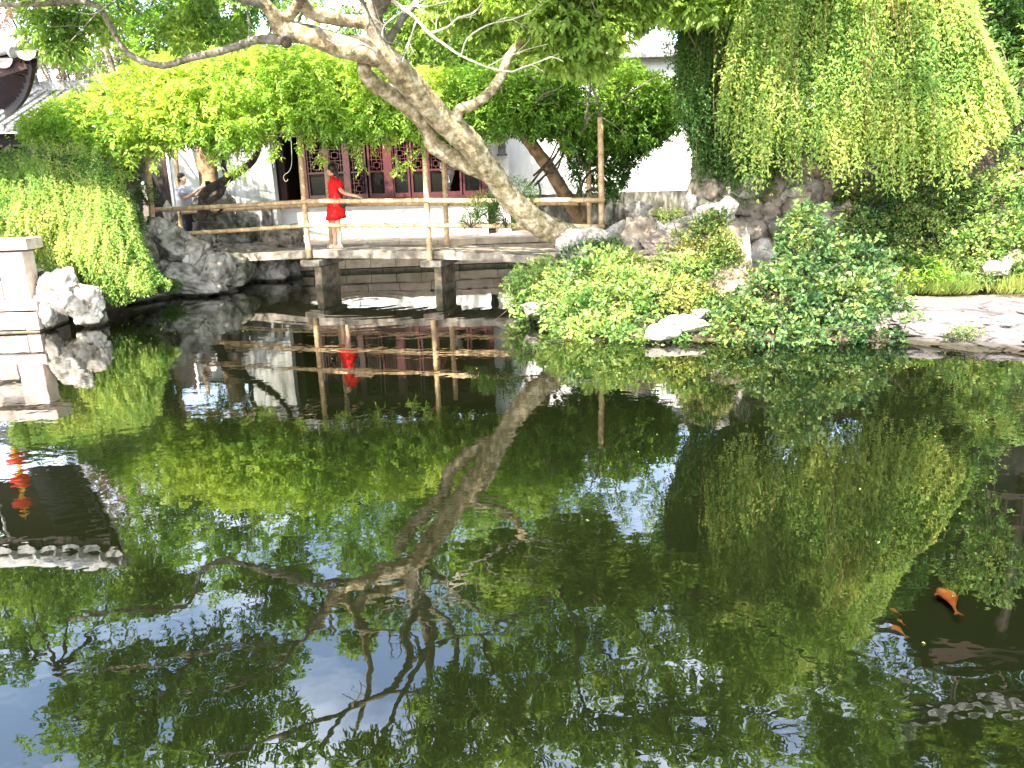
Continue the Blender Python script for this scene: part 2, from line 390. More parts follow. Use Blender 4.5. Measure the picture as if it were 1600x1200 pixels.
def height(X, Y):
    s = sdf(X, Y)
    base = .42 + .12 * np.sin(X * .7) * np.cos(Y * .5)
    hill = 3.4 * sst((X - 4.6) / 3.5) * sst((Y - 11.6) / 3.0) * np.exp(-((X - 11) / 11) ** 2) * (1 - sst((Y - 19) / 14))
    right = sst((X + .2) / .5) * (1 - sst((Y - 12.5) / 1.5)) * sst((Y - 5) / 1)     # island and right bank
    low = -.10 + .34 * sst((s - .1) / 1.6)
    path = sst((X - 3.6) / .5) * (1 - sst((Y - 10.8) / .6)) * sst((s - .2) / .8)
    low = low * (1 - path) + np.minimum(low, .20) * path
    land = base * (1 - right) + low * right + hill
    shore_ = sst((s - .03) / .35)
    return np.where(s < 0, -.55, np.where(right > .5, land - .05, -.12 + (land + .12) * shore_)) - .43 * np.where(s < 0, 0, 1 - sst(s / .08))
gx = np.concatenate([-np.geomspace(400, 20, 14), np.arange(-18.5, 15, .2), np.geomspace(16, 400, 14)])
gy = np.concatenate([-np.geomspace(300, 6, 12), np.arange(-4, 5, .8), np.arange(5.2, 26, .2), np.geomspace(27, 500, 14)])
GX, GY = np.meshgrid(gx, gy); GZ = height(GX, GY)
nx, ny = len(gx), len(gy)
ii = (np.arange(ny - 1)[:, None] * nx + np.arange(nx - 1)[None]).ravel()
me = npmesh('ground', np.stack([GX.ravel(), GY.ravel(), GZ.ravel()], 1), np.stack([ii, ii + 1, ii + nx + 1, ii + nx], 1))
tag(link('ground', me, M_soil, smooth=True), kind='structure')

# murky layer and water surface
m_, t_, out_ = nodes('murky_pond_water_body'); b_ = t_.nodes.new('ShaderNodeBsdfDiffuse'); b_.inputs[0].default_value = (.058, .066, .020, 1); t_.links.new(b_.outputs[0], out_.inputs[0])
mb = MB(); mb.v = [Vector((-19, .5, -.06)), Vector((15, .5, -.06)), Vector((15, 19, -.06)), Vector((-19, 19, -.06))]; mb.f = [[0, 1, 2, 3]]
tag(mb.build('murky_water', m_), kind='structure')
def water():
    m, t, out = nodes('pond_water'); N = t.nodes.new; L = t.links.new
    geo = N('ShaderNodeNewGeometry')
    def nz(scale, sx, sy, det=2, rot=0):
        mp = N('ShaderNodeMapping'); mp.inputs['Scale'].default_value = (sx, sy, 1); mp.inputs['Rotation'].default_value = (0, 0, rot)
        L(geo.outputs['Position'], mp.inputs[0]); n = N('ShaderNodeTexNoise'); n.inputs['Scale'].default_value = scale; n.inputs['Detail'].default_value = det; n.inputs['Roughness'].default_value = .45
        L(mp.outputs[0], n.inputs['Vector']); return n.outputs['Fac']
    def mth(op, a, b):
        x = N('ShaderNodeMath'); x.operation = op
        for i, v in enumerate((a, b)):
            if isinstance(v, (int, float)): x.inputs[i].default_value = v
            else: L(v, x.inputs[i])
        return x.outputs[0]
    a = nz(4.5, 1, 1.5, 2, .2); b = nz(1.3, .6, 1.6, 1, -.15); c = nz(11, 1, 1.2, 1, .5)
    w = N('ShaderNodeTexWave'); w.wave_type = 'RINGS'; w.rings_direction = 'SPHERICAL'; w.inputs['Scale'].default_value = 1.1; w.inputs['Distortion'].default_value = 2.2; w.inputs['Detail'].default_value = 1
    mpw = N('ShaderNodeMapping'); mpw.inputs['Location'].default_value = (2.4, -13.4, 0); L(geo.outputs['Position'], mpw.inputs[0]); L(mpw.outputs[0], w.inputs['Vector'])
    vl = N('ShaderNodeVectorMath'); vl.operation = 'LENGTH'; L(mpw.outputs[0], vl.inputs[0])
    mr = N('ShaderNodeMapRange'); mr.inputs[1].default_value = .3; mr.inputs[2].default_value = 4.2; mr.inputs[3].default_value = 1; mr.inputs[4].default_value = 0; L(vl.outputs['Value'], mr.inputs[0])
    ring = mth('MULTIPLY', w.outputs['Fac'], mr.outputs[0])
    patch = N('ShaderNodeMapRange'); patch.inputs[1].default_value = .38; patch.inputs[2].default_value = .62; patch.inputs[3].default_value = .22; patch.inputs[4].default_value = 1.0
    L(nz(.33, 1, 1.2, 2, 0), patch.inputs[0])
    h = mth('ADD', mth('MULTIPLY', a, 1.0), mth('MULTIPLY', b, 1.3)); h = mth('ADD', h, mth('MULTIPLY', c, .30))
    h = mth('MULTIPLY', h, patch.outputs[0]); h = mth('ADD', h, mth('MULTIPLY', ring, .55))
    bp = N('ShaderNodeBump'); bp.inputs['Strength'].default_value = 1; bp.inputs['Distance'].default_value = WATER_AMP; L(h, bp.inputs['Height'])
    fr = N('ShaderNodeFresnel'); fr.inputs['IOR'].default_value = WATER_IOR; L(bp.outputs[0], fr.inputs['Normal'])
    gl = N('ShaderNodeBsdfGlossy'); gl.inputs['Roughness'].default_value = 0.0; gl.inputs[0].default_value = (1, 1, 1, 1); L(bp.outputs[0], gl.inputs['Normal'])
    tr = N('ShaderNodeBsdfTransparent'); tr.inputs[0].default_value = (.88, .90, .80, 1)
    mx = N('ShaderNodeMixShader'); L(fr.outputs[0], mx.inputs[0]); L(tr.outputs[0], mx.inputs[1]); L(gl.outputs[0], mx.inputs[2]); L(mx.outputs[0], out.inputs[0])
    return m
WATER_AMP = 0.0013; WATER_IOR = 1.95
mb = MB(); mb.v = [Vector((-19, .5, 0)), Vector((15, .5, 0)), Vector((15, 19, 0)), Vector((-19, 19, 0))]; mb.f = [[0, 1, 2, 3]]
tag(mb.build('pond', water()), kind='structure')

# path on the right
pa = []; 
xs = np.linspace(0, 1, 14)
V = []; Fq = []
for i, t in enumerate(xs):
    for j, s in enumerate(np.linspace(0, 1, 6)):
        near = Vector((3.9 + 9 * t, 9.15 - .3 * t, 0)); far = Vector((4.1 + 9 * t, 10.75 - .1 * t, 0))
        p = near.lerp(far, s); V.append((p.x, p.y + (.12 * math.sin(i * 2.1) if j == 0 else 0), (-.1 if j == 0 else .235) + .012 * math.sin(i * 1.7 + j)))
for i in range(13):
    for j in range(5): a = i * 6 + j; Fq.append((a, a + 6, a + 7, a + 1))
tag(link('path', npmesh('path', V, Fq), M_path, smooth=True), kind='structure')

# ------------------------------------------------------------------ rocks
def rock_mesh(name, size, seed, sub=4, rough=.38, freq=1.3, hole=.0, strata=0):
    bm = bmesh.new(); bmesh.ops.create_icosphere(bm, subdivisions=sub, radius=1)
    o = Vector((seed * 3.17, seed * 1.73, seed * .91)); rr = random.Random(seed)
    planes = []
    for _ in range(11):
        n = Vector((rr.gauss(0, 1), rr.gauss(0, 1), rr.gauss(0, .9))).normalized(); planes.append((n, rr.uniform(.66, .92)))
    for v in bm.verts:
        n = v.co.normalized(); p = n * freq + o
        a = noise.fractal(p, 1.0, 2.0, 3)
        r0 = 1 + rough * a
        for pn, pd in planes:
            dt = n.dot(pn)
            if dt > .2: r0 = min(r0, pd / dt + .04 * a)
        vd = noise.voronoi(p * 1.5 + Vector((a, a, a)) * .5)[0]; edge = vd[1] - vd[0]
        k = r0 - .55 * max(0, .13 - edge) + .05 * noise.noise(p * 4.5) + .035 * noise.noise(p * 10)
        h = noise.noise(p * 2.1 + Vector((9, 4, 2)))
        if h > .33: k -= min(.28, (h - .33) * 1.9)
        if strata: k += .06 * math.sin((n.z * size[2] + a * .15) * strata)
        v.co = Vector((n.x * k * size[0], n.y * k * size[1], n.z * k * size[2])) * 1.12
    me = bpy.data.meshes.new(name); bm.to_mesh(me); bm.free(); return me
def rock(name, c, size, seed, mat, parent=None, sub=4, rz=0.0, **k):
    me = rock_mesh(name, size, seed, sub, **k); R_ = Matrix.Rotation(rz, 4, 'Z'); me.transform(Matrix.Translation(Vector(c)) @ R_ if parent else R_)
    o = link(name, me, mat, parent, smooth=True)
    if not parent: o.location = c
    return o
def rockery(name, loc, label, cat, items, group=None):
    """items: (px,py,d, width_px, height_px, mat, seed[, sub])"""
    e = empty(name, loc, label, cat, group)
    for it in items:
        px, py, d, w, h, mt, sd = it[:7]; c = P(px, py, d); s = d / F
        rock('boulder', c, (w * s / 2, w * s / 2 * .8, h * s / 2), sd, mt, e, sub=it[7] if len(it) > 7 else 4, rz=sd * .7)
    return e

# left white rocks next to the stone post
rockery('waterside_rock', PZ(110, 500, 0), 'bleached white craggy rocks at the water beside the pale stone balustrade post', 'rock',
        [(95, 455, 11.75, 86, 66, M_rockw, 3, 5), (130, 470, 11.7, 62, 62, M_rockw, 5, 5), (72, 490, 11.6, 40, 60, M_rock, 8), (150, 500, 11.9, 40, 30, M_rockd, 11)])
# rockery at the left bridge end
rockery('bridgehead_rockery', PZ(300, 460, 0), 'grey pitted rockery carrying the left end of the stone bridge', 'rockery',
        [(300, 438, 14.9, 120, 56, M_rock, 13, 5), (255, 432, 14.9, 70, 60, M_rock, 14, 5), (333, 425, 14.9, 60, 60, M_rock, 15, 5), (250, 362, 15.2, 60, 44, M_rockw, 16, 5), (275, 385, 15.1, 76, 56, M_rock, 17, 5),
         (300, 395, 15.0, 46, 46, M_rockw, 18, 4), (262, 405, 15.3, 60, 50, M_rock, 19), (232, 465, 14.5, 80, 26, M_rockd, 20), (345, 455, 15.2, 60, 20, M_rockd, 21)])
# dark scholar rocks behind the bridge left
rockery('scholar_rock', P(340, 395, 17.2), 'tall dark scholar rock standing behind the man against the stained wall', 'rock',
        [(338, 356, 17.3, 70, 86, M_rockd, 23, 5), (352, 322, 17.6, 34, 40, M_rockd, 24, 4), (345, 385, 17.2, 92, 50, M_rockd, 25, 5)])
rockery('shore_rockery', P(410, 390, 17.2), 'low dark rockery on the bank under the left bridge slab', 'rockery',
        [(385, 360, 17.4, 46, 66, M_rockd, 26, 4), (445, 377, 17.3, 62, 52, M_rockb, 27, 5), (400, 395, 16.8, 110, 30, M_rockb, 28, 5), (375, 425, 16.5, 70, 50, M_rockd, 29, 4), (425, 425, 16.6, 60, 50, M_rock, 30, 5),
         (350, 400, 16.7, 60, 36, M_rockb, 31), (455, 430, 17.0, 40, 40, M_rockd, 32), (325, 385, 17.0, 50, 40, M_rockb, 35)])
# rocks behind the left jasmine
rockery('wall_rockery', P(190, 300, 14.6), 'tall mossy rockery rising between the left house and the hanging jasmine', 'rockery',
        [(188, 250, 15.7, 70, 70, M_rock, 41, 5), (165, 240, 15.6, 70, 60, M_rockd, 42, 4), (203, 320, 15.5, 50, 110, M_rockd, 43, 5), (170, 330, 14.8, 90, 160, M_rockd, 44, 4), (90, 340, 14.4, 150, 160, M_rockd, 45, 4),
         (20, 340, 14.4, 120, 160, M_rockd, 46, 4), (210, 325, 14.9, 18, 12, M_rockw, 47, 3), (205, 405, 14.2, 80, 90, M_rockd, 48, 4)])
rockery('courtyard_rock', P(262, 345, 19), 'small pale garden rock behind the man beside the dark doorway', 'rock',
        [(264, 335, 19, 20, 36, M_rock, 51, 4), (276, 345, 19.2, 30, 26, M_rockd, 52, 4)])
# big rock wall behind on the right
items = []
rs = np.random.default_rng(11)
for j, (py, x0, x1) in enumerate(((262, 1085, 1300), (296, 1078, 1320), (330, 1080, 1330), (365, 1130, 1330), (400, 1165, 1330))):
    px = x0
    while px < x1:
        w = rs.uniform(44, 78); h = rs.uniform(40, 58)
        items.append((px + w * .4, py + rs.uniform(-8, 8), 12.6 - j * .12 + rs.uniform(-.12, .12), w * 1.15, h * 1.15, [M_rockb, M_rockb, M_rock, M_rockd][rs.integers(4)], 60 + len(items)))
        px += w * .8
rockery('rock_wall', P(1200, 420, 12.6), 'high brown rock wall under the big jasmine curtain', 'rock wall', items)
e = empty('split_boulder', P(1110, 345, 12.0), 'grey triangular boulders at the left foot of the rock wall, by the grey dado', 'rock')
for q in [(1088, 302, 12.3, 26, 50, M_rockb, 101), (1080, 322, 12.1, 22, 36, M_rockw, 102), (1085, 345, 11.9, 50, 22, M_rock, 103), (1108, 300, 12.1, 30, 40, M_rockb, 104)]:
    rock('boulder', P(*q[:3]), (q[3] * q[2] / F / 2, .2, q[4] * q[2] / F / 2), q[6], q[5], e, sub=4)
# pale standing rock with ivy, brown stepped rocks
rockery('standing_rock', P(1130, 440, 10.4), 'tall white-topped standing rock draped with ivy on the island', 'rock',
        [(1116, 342, 10.9, 64, 50, M_rockw, 111, 5), (1138, 325, 10.9, 32, 34, M_rockw, 112, 4), (1163, 405, 10.8, 26, 110, M_rockw, 118, 4), (1125, 395, 10.8, 74, 90, M_rockb, 113, 4), (1150, 420, 10.6, 48, 100, M_rockw, 114, 5), (1130, 450, 10.4, 90, 70, M_rockb, 115, 4)])
rockery('stepping_rock', P(1000, 390, 11.8), 'brown peaked layered rock between the trunk and the ivy covered rock', 'rock',
        [(1003, 372, 12.0, 60, 66, M_rockb, 121, 5), (1040, 392, 11.8, 66, 54, M_step, 122, 5), (1000, 335, 12.4, 26, 32, M_rockw, 123, 4), (998, 322, 12.5, 44, 16, M_rock, 124, 4), (985, 385, 11.9, 40, 36, M_rock, 125, 4)])
e = empty('garden_step', P(1010, 400, 11.6), 'reddish stone garden steps descending below the peaked rock', 'steps')
for i, (px, py, d, w) in enumerate([(1012, 396, 11.75, 110), (1016, 405, 11.5, 104), (1022, 415, 11.25, 96)]):
    rock('step', P(px, py, d), (w * d / F / 2, .26, .055), 130 + i, M_step, e, sub=4, rough=.16, strata=18)
rockery('trunk_rock', P(920, 400, 12.2), 'white rounded rocks at the foot of the leaning trunk', 'rock',
        [(893, 383, 12.1, 64, 42, M_rockw, 141, 5), (935, 376, 12.2, 70, 40, M_rockw, 142, 5), (965, 368, 12.3, 44, 46, M_rock, 143, 5), (905, 405, 11.9, 70, 36, M_rock, 144, 4), (992, 393, 11.9, 26, 22, M_rockw, 145, 4)])
rockery('pale_garden_rock', P(1060, 360, 12.2), 'group of low pale rocks in front of the grey dado', 'rock',
        [(1030, 362, 12.4, 34, 30, M_rockw, 151, 4), (1056, 358, 12.3, 46, 26, M_rockw, 152, 4), (1022, 350, 12.8, 30, 16, M_rock, 153, 4), (1075, 372, 12.0, 40, 26, M_rockw, 154)])
rockery('dark_upright_stone', P(955, 345, 13), 'two narrow dark upright stones behind the last bamboo posts', 'rock',
        [(953, 335, 13.5, 20, 44, M_rockd, 156, 4), (932, 338, 13.7, 18, 36, M_rockd, 157, 4)])
rockery('island_edge_rock', P(1060, 510, 9.6), 'pale flat rock showing between the two island shrubs', 'rock',
        [(1065, 506, 9.75, 80, 26, M_rockw, 161, 4), (1035, 522, 9.5, 60, 30, M_rockw, 162, 4), (1095, 490, 9.9, 40, 20, M_rock, 163), (1000, 545, 9.4, 80, 16, M_rockd, 164), (920, 540, 9.7, 80, 20, M_rockd, 165), (1150, 550, 9.3, 140, 20, M_rockd, 166), (1300, 548, 9.2, 140, 20, M_rockd, 167), (840, 480, 11.0, 60, 22, M_rockd, 168)])
e = empty('shelf_rock', PZ(1500, 545, 0), 'broad flat grey rock shelf sloping into the pond on the right', 'rock')
for q in [(1470, 520, 9.15, 150, 34, 171), (1560, 515, 9.2, 190, 40, 172), (1525, 540, 8.8, 130, 30, 173), (1590, 545, 8.6, 110, 34, 174), (1440, 538, 9.0, 80, 26, 175), (1470, 495, 9.6, 170, 20, 176), (1600, 490, 9.5, 190, 24, 177), (1430, 498, 9.55, 120, 20, 178), (1540, 497, 9.45, 160, 20, 179)]:
    rock('shelf_slab', P(*q[:3]), (q[3] * q[2] / F / 2, .52, q[4] * q[2] / F / 2), q[5], M_shelf, e, sub=5, rough=.22, rz=q[5] * .4)
for q in [(1415, 556, 8.95, 60, 12, 181), (1520, 560, 8.6, 50, 12, 182), (1555, 563, 8.55, 40, 16, 183)]:
    rock('shelf_edge_stone', P(*q[:3]), (q[3] * q[2] / F / 2, .12, q[4] * q[2] / F / 2), q[5], M_barko, e, sub=4)
rockery('slope_rock', P(1330, 340, 12), 'scattered pale stones poking from the planted slope at right', 'rock',
        [(1325, 328, 12.0, 34, 24, M_rockb, 191, 4), (1343, 342, 11.9, 20, 14, M_rockw, 192, 4), (1305, 390, 11.8, 30, 60, M_rockb, 193, 4), (1440, 366, 12.0, 10, 14, M_rockw, 194, 3), (1404, 372, 12, 24, 20, M_rockb, 195, 3), (1262, 410, 11.6, 30, 70, M_rockb, 196)])
rockery('path_boulder', P(1555, 420, 11.0), 'sunlit cream boulder under the leaves beside the path at right', 'rock',
        [(1553, 420, 11.0, 40, 28, M_rock, 205, 5), (1572, 412, 11.1, 24, 30, M_rockw, 206, 4), (1585, 405, 11.2, 40, 30, M_rockb, 199, 4), (1596, 290, 12.0, 12, 26, M_rockw, 200, 3)])

# ------------------------------------------------------------------ quay and hall
QA = Vector((-4.6, 17.62, 0)); QB = Vector((1.9, 18.2, 0)); qd = (QB - QA).normalized(); qn = Vector((qd.y, -qd.x, 0))
e = empty('stone_quay', (QA + QB) / 2, 'coursed granite block quay below the white hall wall', 'quay wall')
Mq = Matrix((qd, -qn, Vector((0, 0, 1)))).transposed()
L_ = (QB - QA).length
proto = {}
for r_, (z0, h) in enumerate(((-.3, .36), (.07, .2), (.28, .2), (.49, .14))):
    x = -random.uniform(0, .4)
    while x < L_:
        w = random.choice((.55, .7, .85)); key = (w, h)
        if key not in proto:
            mb = MB().box((0, 0, 0), (w - .012, .34, h - .012)); ob = mb.build('stone_block', M_quay if h != .36 else M_algae); proto[key] = ob.data; bpy.data.objects.remove(ob)
        o = bpy.data.objects.new('stone_block', proto[key]); COL.objects.link(o); o.parent = e
        p = QA + qd * (x + w / 2) + Vector((0, 0, z0 + h / 2)) + qn * random.uniform(-.012, .012) - qn * .1
        o.matrix_parent_inverse = Matrix.Translation(-Vector(e.location))
        o.location = p; o.rotation_euler = (0, 0, math.atan2(qd.y, qd.x))
        x += w
mb = MB().box((QA + QB) / 2 - qn * .36 + Vector((0, 0, .15)), (L_, .2, .9), Mq); mb.build('core', M_algae, e)
# terrace paving behind
mb = MB(); mb.hexa([(-4.6, 17.9, .3), (2, 18.5, .3), (2, 22, .3), (-4.6, 22, .3), (-4.6, 17.9, .63), (2, 18.5, .63), (2, 22, .63), (-4.6, 22, .63)])
tag(mb.build('pavement', M_quay), kind='structure')

HX0 = P(431, 330, 18.9).x; HX1 = P(762, 330, 18.9).x; HY = 18.9
def X(px, d=HY): return P(px, 300, d).x
hall = empty('garden_hall', ((HX0 + HX1) / 2, HY, .6), 'old timber hall with dark red lattice windows above a white plinth wall', 'building')
zs = P(560, 321, HY).z   # sill height
zb = .55
MB().box(((HX0 + HX1) / 2, HY + .12, (zb + zs) / 2), (HX1 - HX0, .24, zs - zb)).build('plinth_wall', M_plinth, hall)
MB().box(((HX0 + HX1) / 2, HY + .07, zs + .03), (HX1 - HX0 + .04, .38, .055)).build('sill', M_slab, hall, bevel=.008)
zt = zs + 1.95
MB().box(((HX0 + HX1) / 2, HY + .12, zs + .11), (HX1 - HX0 - .02, .12, .09)).build('bottom_rail', M_red, hall)
MB().box(((HX0 + HX1) / 2, HY + .12, zt), (HX1 - HX0, .2, .3)).build('lintel', M_redd, hall)
# rooms behind, roof
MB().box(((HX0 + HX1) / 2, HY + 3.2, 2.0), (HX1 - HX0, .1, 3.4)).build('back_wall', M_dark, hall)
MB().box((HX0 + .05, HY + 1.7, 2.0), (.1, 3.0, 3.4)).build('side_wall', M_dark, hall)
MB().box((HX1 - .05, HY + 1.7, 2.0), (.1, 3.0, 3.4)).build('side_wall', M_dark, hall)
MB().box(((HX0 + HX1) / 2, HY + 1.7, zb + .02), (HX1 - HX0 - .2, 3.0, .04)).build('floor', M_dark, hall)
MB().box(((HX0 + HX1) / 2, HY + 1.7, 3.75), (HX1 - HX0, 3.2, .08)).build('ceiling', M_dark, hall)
for px in (437, 606 - 130, 609, 762 - 4):
    pass
# columns and window bays
for px, w in ((443, .14), (478, .1), (544, .14), (609, .17), (758, .14)):
    MB().box((X(px), HY + .1, (zs + .16 + zt) / 2), (w, .15, zt - zs - .16), ).build('column', M_redd if px < 550 else M_red, hall)
def window(x0, x1, glass=True, red=M_red, pattern=0):
    f = MB(); t = .045; z0 = zs + .16; z1 = zt - .15; y = HY + .1
    for xx in (x0 + t / 2, x1 - t / 2): f.box((xx, y, (z0 + z1) / 2), (t, .07, z1 - z0))
    for zz in (z0 + .045, z1 - t / 2): f.box(((x0 + x1) / 2, y, zz), (x1 - x0 - 2 * t, .066, .09 if zz < 1.9 else t))
    zm = z0 + .58
    f.box(((x0 + x1) / 2, y, zm), (x1 - x0 - 2 * t, .066, .035))
    w = f.build('window', red, hall)
    l = MB(); a, b = x0 + t, x1 - t; w_ = b - a
    lo = zm + .02; hi = z1 - t
    if pattern == 0: bands = [(lo, hi)]
    else: bands = [(z0 + .09, hi)]
    th = .014
    for lo, hi in bands:
        nrow = max(1, round((hi - lo) / .24)); hh = (hi - lo) / nrow
        for r in range(nrow):
            q0 = lo + r * hh; q1 = q0 + hh; c = (a + b) / 2; cz = (q0 + q1) / 2; iw = w_ * .2; ih = hh * .24
            l.box((c, y, q0), (w_, .02, th))
            for sx in (-1, 1):
                l.box((c + sx * iw, y + .001, cz), (th, .02, ih * 2)); l.box((c, y, cz + sx * ih), (iw * 2 + th, .022, th))
                l.box((c + sx * w_ * .35, y + .001, cz), (th, .02, hh)); l.box((c + sx * (w_ / 2 + iw) / 2, y, cz + ih * .5 * sx), (w_ / 2 - iw, .022, th))
            for sx in (-1, 1): l.box((c, y + .002, cz + sx * (hh / 2 + ih) / 2), (th, .018, hh / 2 - ih))
    l.build('lattice', M_red if red is M_red else M_redd, w)
    if glass: MB().box(((x0 + x1) / 2, y + .03, (z0 + zm) / 2 + .02), (w_, .006, zm - z0 - .1)).build('pane', M_glass, w)
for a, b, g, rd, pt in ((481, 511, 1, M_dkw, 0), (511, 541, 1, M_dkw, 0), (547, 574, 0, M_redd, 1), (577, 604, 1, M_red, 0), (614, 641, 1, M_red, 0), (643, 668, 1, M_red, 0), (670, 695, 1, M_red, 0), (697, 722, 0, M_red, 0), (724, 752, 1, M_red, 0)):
    window(X(a), X(b), g, rd, pt)
# hall roof with tiles
RZ = zt + .35
def tiled_roof(parent, x0, x1, y0, z0, y1, z1, mat, pitch=.22, nrow=1, r=.055, ends=True, sag=.0):
    """slope from the eave (y0,z0) up to the ridge (y1,z1), tile ridges running down"""
    MB().hexa([(x0, y0, z0 - .08), (x1, y0, z0 - .08), (x1, y1, z1 - .08), (x0, y1, z1 - .08), (x0, y0, z0), (x1, y0, z0), (x1, y1, z1), (x0, y1, z1)]).build('roof', mat, parent)
    n = int((x1 - x0) / pitch)
    seg = 8
    me = None
    for i in range(n + 1):
        if me is None:
            mb = MB()
            for s in range(seg * 2):
                a = s / (seg * 2); b = (s + 1) / (seg * 2)
                pa_ = Vector((0, (y1 - y0) * a, (z1 - z0) * a)); pb_ = Vector((0, (y1 - y0) * b, (z1 - z0) * b))
                mb.tube([pa_, pb_], [r, r * .86], 8)
            ob = mb.build('tile_row', mat, parent); me = ob.data; ob.location = (x0 + .04, y0, z0)
        else:
            ob = bpy.data.objects.new('tile_row', me); COL.objects.link(ob); ob.parent = parent
            ob.matrix_parent_inverse = Matrix.Translation(-Vector(parent.location)); ob.location = (x0 + .04 + i * pitch, y0, z0)
        if ends:
            if i == 0:
                t = MB(); t.tube([(0, -.03, 0), (0, .0, 0)], r * 1.25, 12); o1 = t.build('eave_end_tile', mat, parent); em = o1.data
                t = MB(); K = 7
                for k in range(K):
                    a0 = math.pi * k / (K - 1)
                    t.v += [Vector((-.5 * pitch * math.cos(a0) * .8 + pitch / 2, -.02, -.02 - .10 * math.sin(a0))), Vector((-.5 * pitch * math.cos(a0) * .8 + pitch / 2, .01, -.02 - .10 * math.sin(a0)))]
                t.f.append([2 * k for k in range(K)][::-1]); t.f.append([2 * k + 1 for k in range(K)])
                for k in range(K - 1): t.f.append([2 * k, 2 * k + 1, 2 * k + 3, 2 * k + 2])
                o2 = t.build('drip_tile', mat, parent); dm = o2.data; o1.location = ob.location; o2.location = ob.location
            else:
                for nm, mm in (('eave_end_tile', em), ('drip_tile', dm)):
                    o = bpy.data.objects.new(nm, mm); COL.objects.link(o); o.parent = parent; o.matrix_parent_inverse = Matrix.Translation(-Vector(parent.location)); o.location = ob.location
tiled_roof(hall, HX0 - .3, HX1 + .3, HY - .7, RZ, HY + 2.2, RZ + 1.3, M_tile)
MB().tube([(HX0 - .3, HY + 2.2, RZ + 1.38), (HX1 + .3, HY + 2.2, RZ + 1.38)], .12, 8).build('ridge', M_tile, hall)
# white lamp behind the window
lx = P(700, 290, HY + .5)
e = empty('palace_lantern', (lx.x, lx.y, 1.9), 'white hexagonal hanging lantern seen inside the lattice window', 'lantern')
zc = P(701, 275, HY + .5).z
MB().loft([((lx.x, lx.y, zc - .34), .05, .05), ((lx.x, lx.y, zc - .28), .07, .07), ((lx.x, lx.y, zc - .24), .045, .045), ((lx.x, lx.y, zc - .2), .075, .075), ((lx.x, lx.y, zc + .05), .17, .17), ((lx.x, lx.y, zc + .3), .19, .19), ((lx.x, lx.y, zc + .34), .08, .08)], 6).build('shade', M_wh, e)
MB().tube([(lx.x, lx.y, zc + .33), (lx.x, lx.y, 3.68)], .012, 6).build('cord', M_blk, e)

# stained wall left of the hall
wl = empty('stained_wall', (X(390, 18.3), 18.3, .4), 'grey streaked plaster wall between the bridge rocks and the dark doorway', 'wall')
a = P(352, 300, 18.3).x; b = P(429, 300, 18.3).x
MB().box(((a + b) / 2, 18.45, 1.75), (b - a, .3, 3.1)).build('wall', M_stain, wl)
mbp = P(415, 345, 18.28)
MB().box((mbp.x + .05, 18.26, 1.05), (.22, .07, .95)).build('buttress', M_dado, wl, bevel=.015)
MB().box(((a + b) / 2, 18.45, 3.34), (b - a + .1, .5, .08)).build('coping', M_tile, wl)
# bright far wall behind the man
wb = empty('courtyard_wall', P(300, 300, 22.5), 'bright white courtyard wall behind the man with the camera', 'wall')
a = P(236, 300, 22.5).x; b = P(372, 300, 22.5).x
MB().box(((a + b) / 2, 22.6, 1.8), (b - a, .2, 3.6)).build('wall', M_plaster, wb)
MB().box(((a + b) / 2, 22.6, 3.66), (b - a + .1, .5, .12)).build('coping', M_tile, wb)
dd = empty('dark_doorway', P(252, 345, 19.5), 'tall dark timber door frame standing open left of the man', 'door')
a = P(238, 300, 19.5).x; b = P(262, 300, 19.5).x
MB().box(((a + b) / 2, 19.5, 1.75), (b - a, .12, 2.6)).build('door_leaf', M_dark, dd)
MB().box((b + .04, 19.5, 1.75), (.07, .16, 2.7)).build('jamb', M_redd, dd)
MB().box((P(268, 300, 19.5).x + .02, 19.5, 1.9), (.06, .1, 2.4)).build('jamb', M_plaster, dd)

# white wall on the right, grey dado, coping
WY = 20.5
a = P(762, 300, WY).x; b = P(1200, 300, WY).x
wr = empty('garden_wall', ((a + b) / 2, WY, .4), 'sun bleached white garden wall behind the right pergola posts', 'wall')
zd_ = P(980, 300, WY - .1).z
MB().box(((a + b) / 2, WY + .15, (zd_ + 4.55) / 2), (b - a, .3, 4.55 - zd_)).build('wall', M_plaster, wr)
MB().box(((a + b) / 2, WY + .1, (zd_ + .2) / 2), (b - a, .42, zd_ - .2)).build('dado', M_dado, wr)
zc = P(1030, 108, WY).z
MB().hexa([(a, WY - .3, 4.55), (b, WY - .3, 4.55), (b, WY + .6, 4.55), (a, WY + .6, 4.55), (a, WY - .3, 4.63), (b, WY - .3, 4.63), (b, WY + .15, 4.95), (a, WY + .15, 4.95)]).build('coping', M_tile, wr)
for k in range(int((b - a) / .25)):
    pass
# white gable pillar with plaque next to hall
pp = P(785, 300, 19.6)
gp = empty('gable_pillar', (pp.x, 19.6, .5), 'narrow white plaster pillar with a recessed grey bracket right of the hall windows', 'pillar')
MB().box((pp.x, 19.6, 1.9), (.36, .4, 3.4)).build('shaft', M_plaster, gp)
q = P(784, 228, 19.4); MB().box((q.x, 19.38, q.z), (.17, .06, .34)).box((q.x, 19.36, q.z - .2), (.24, .08, .05)).box((q.x, 19.36, q.z + .19), (.24, .08, .05)).build('bracket', M_tile, gp)
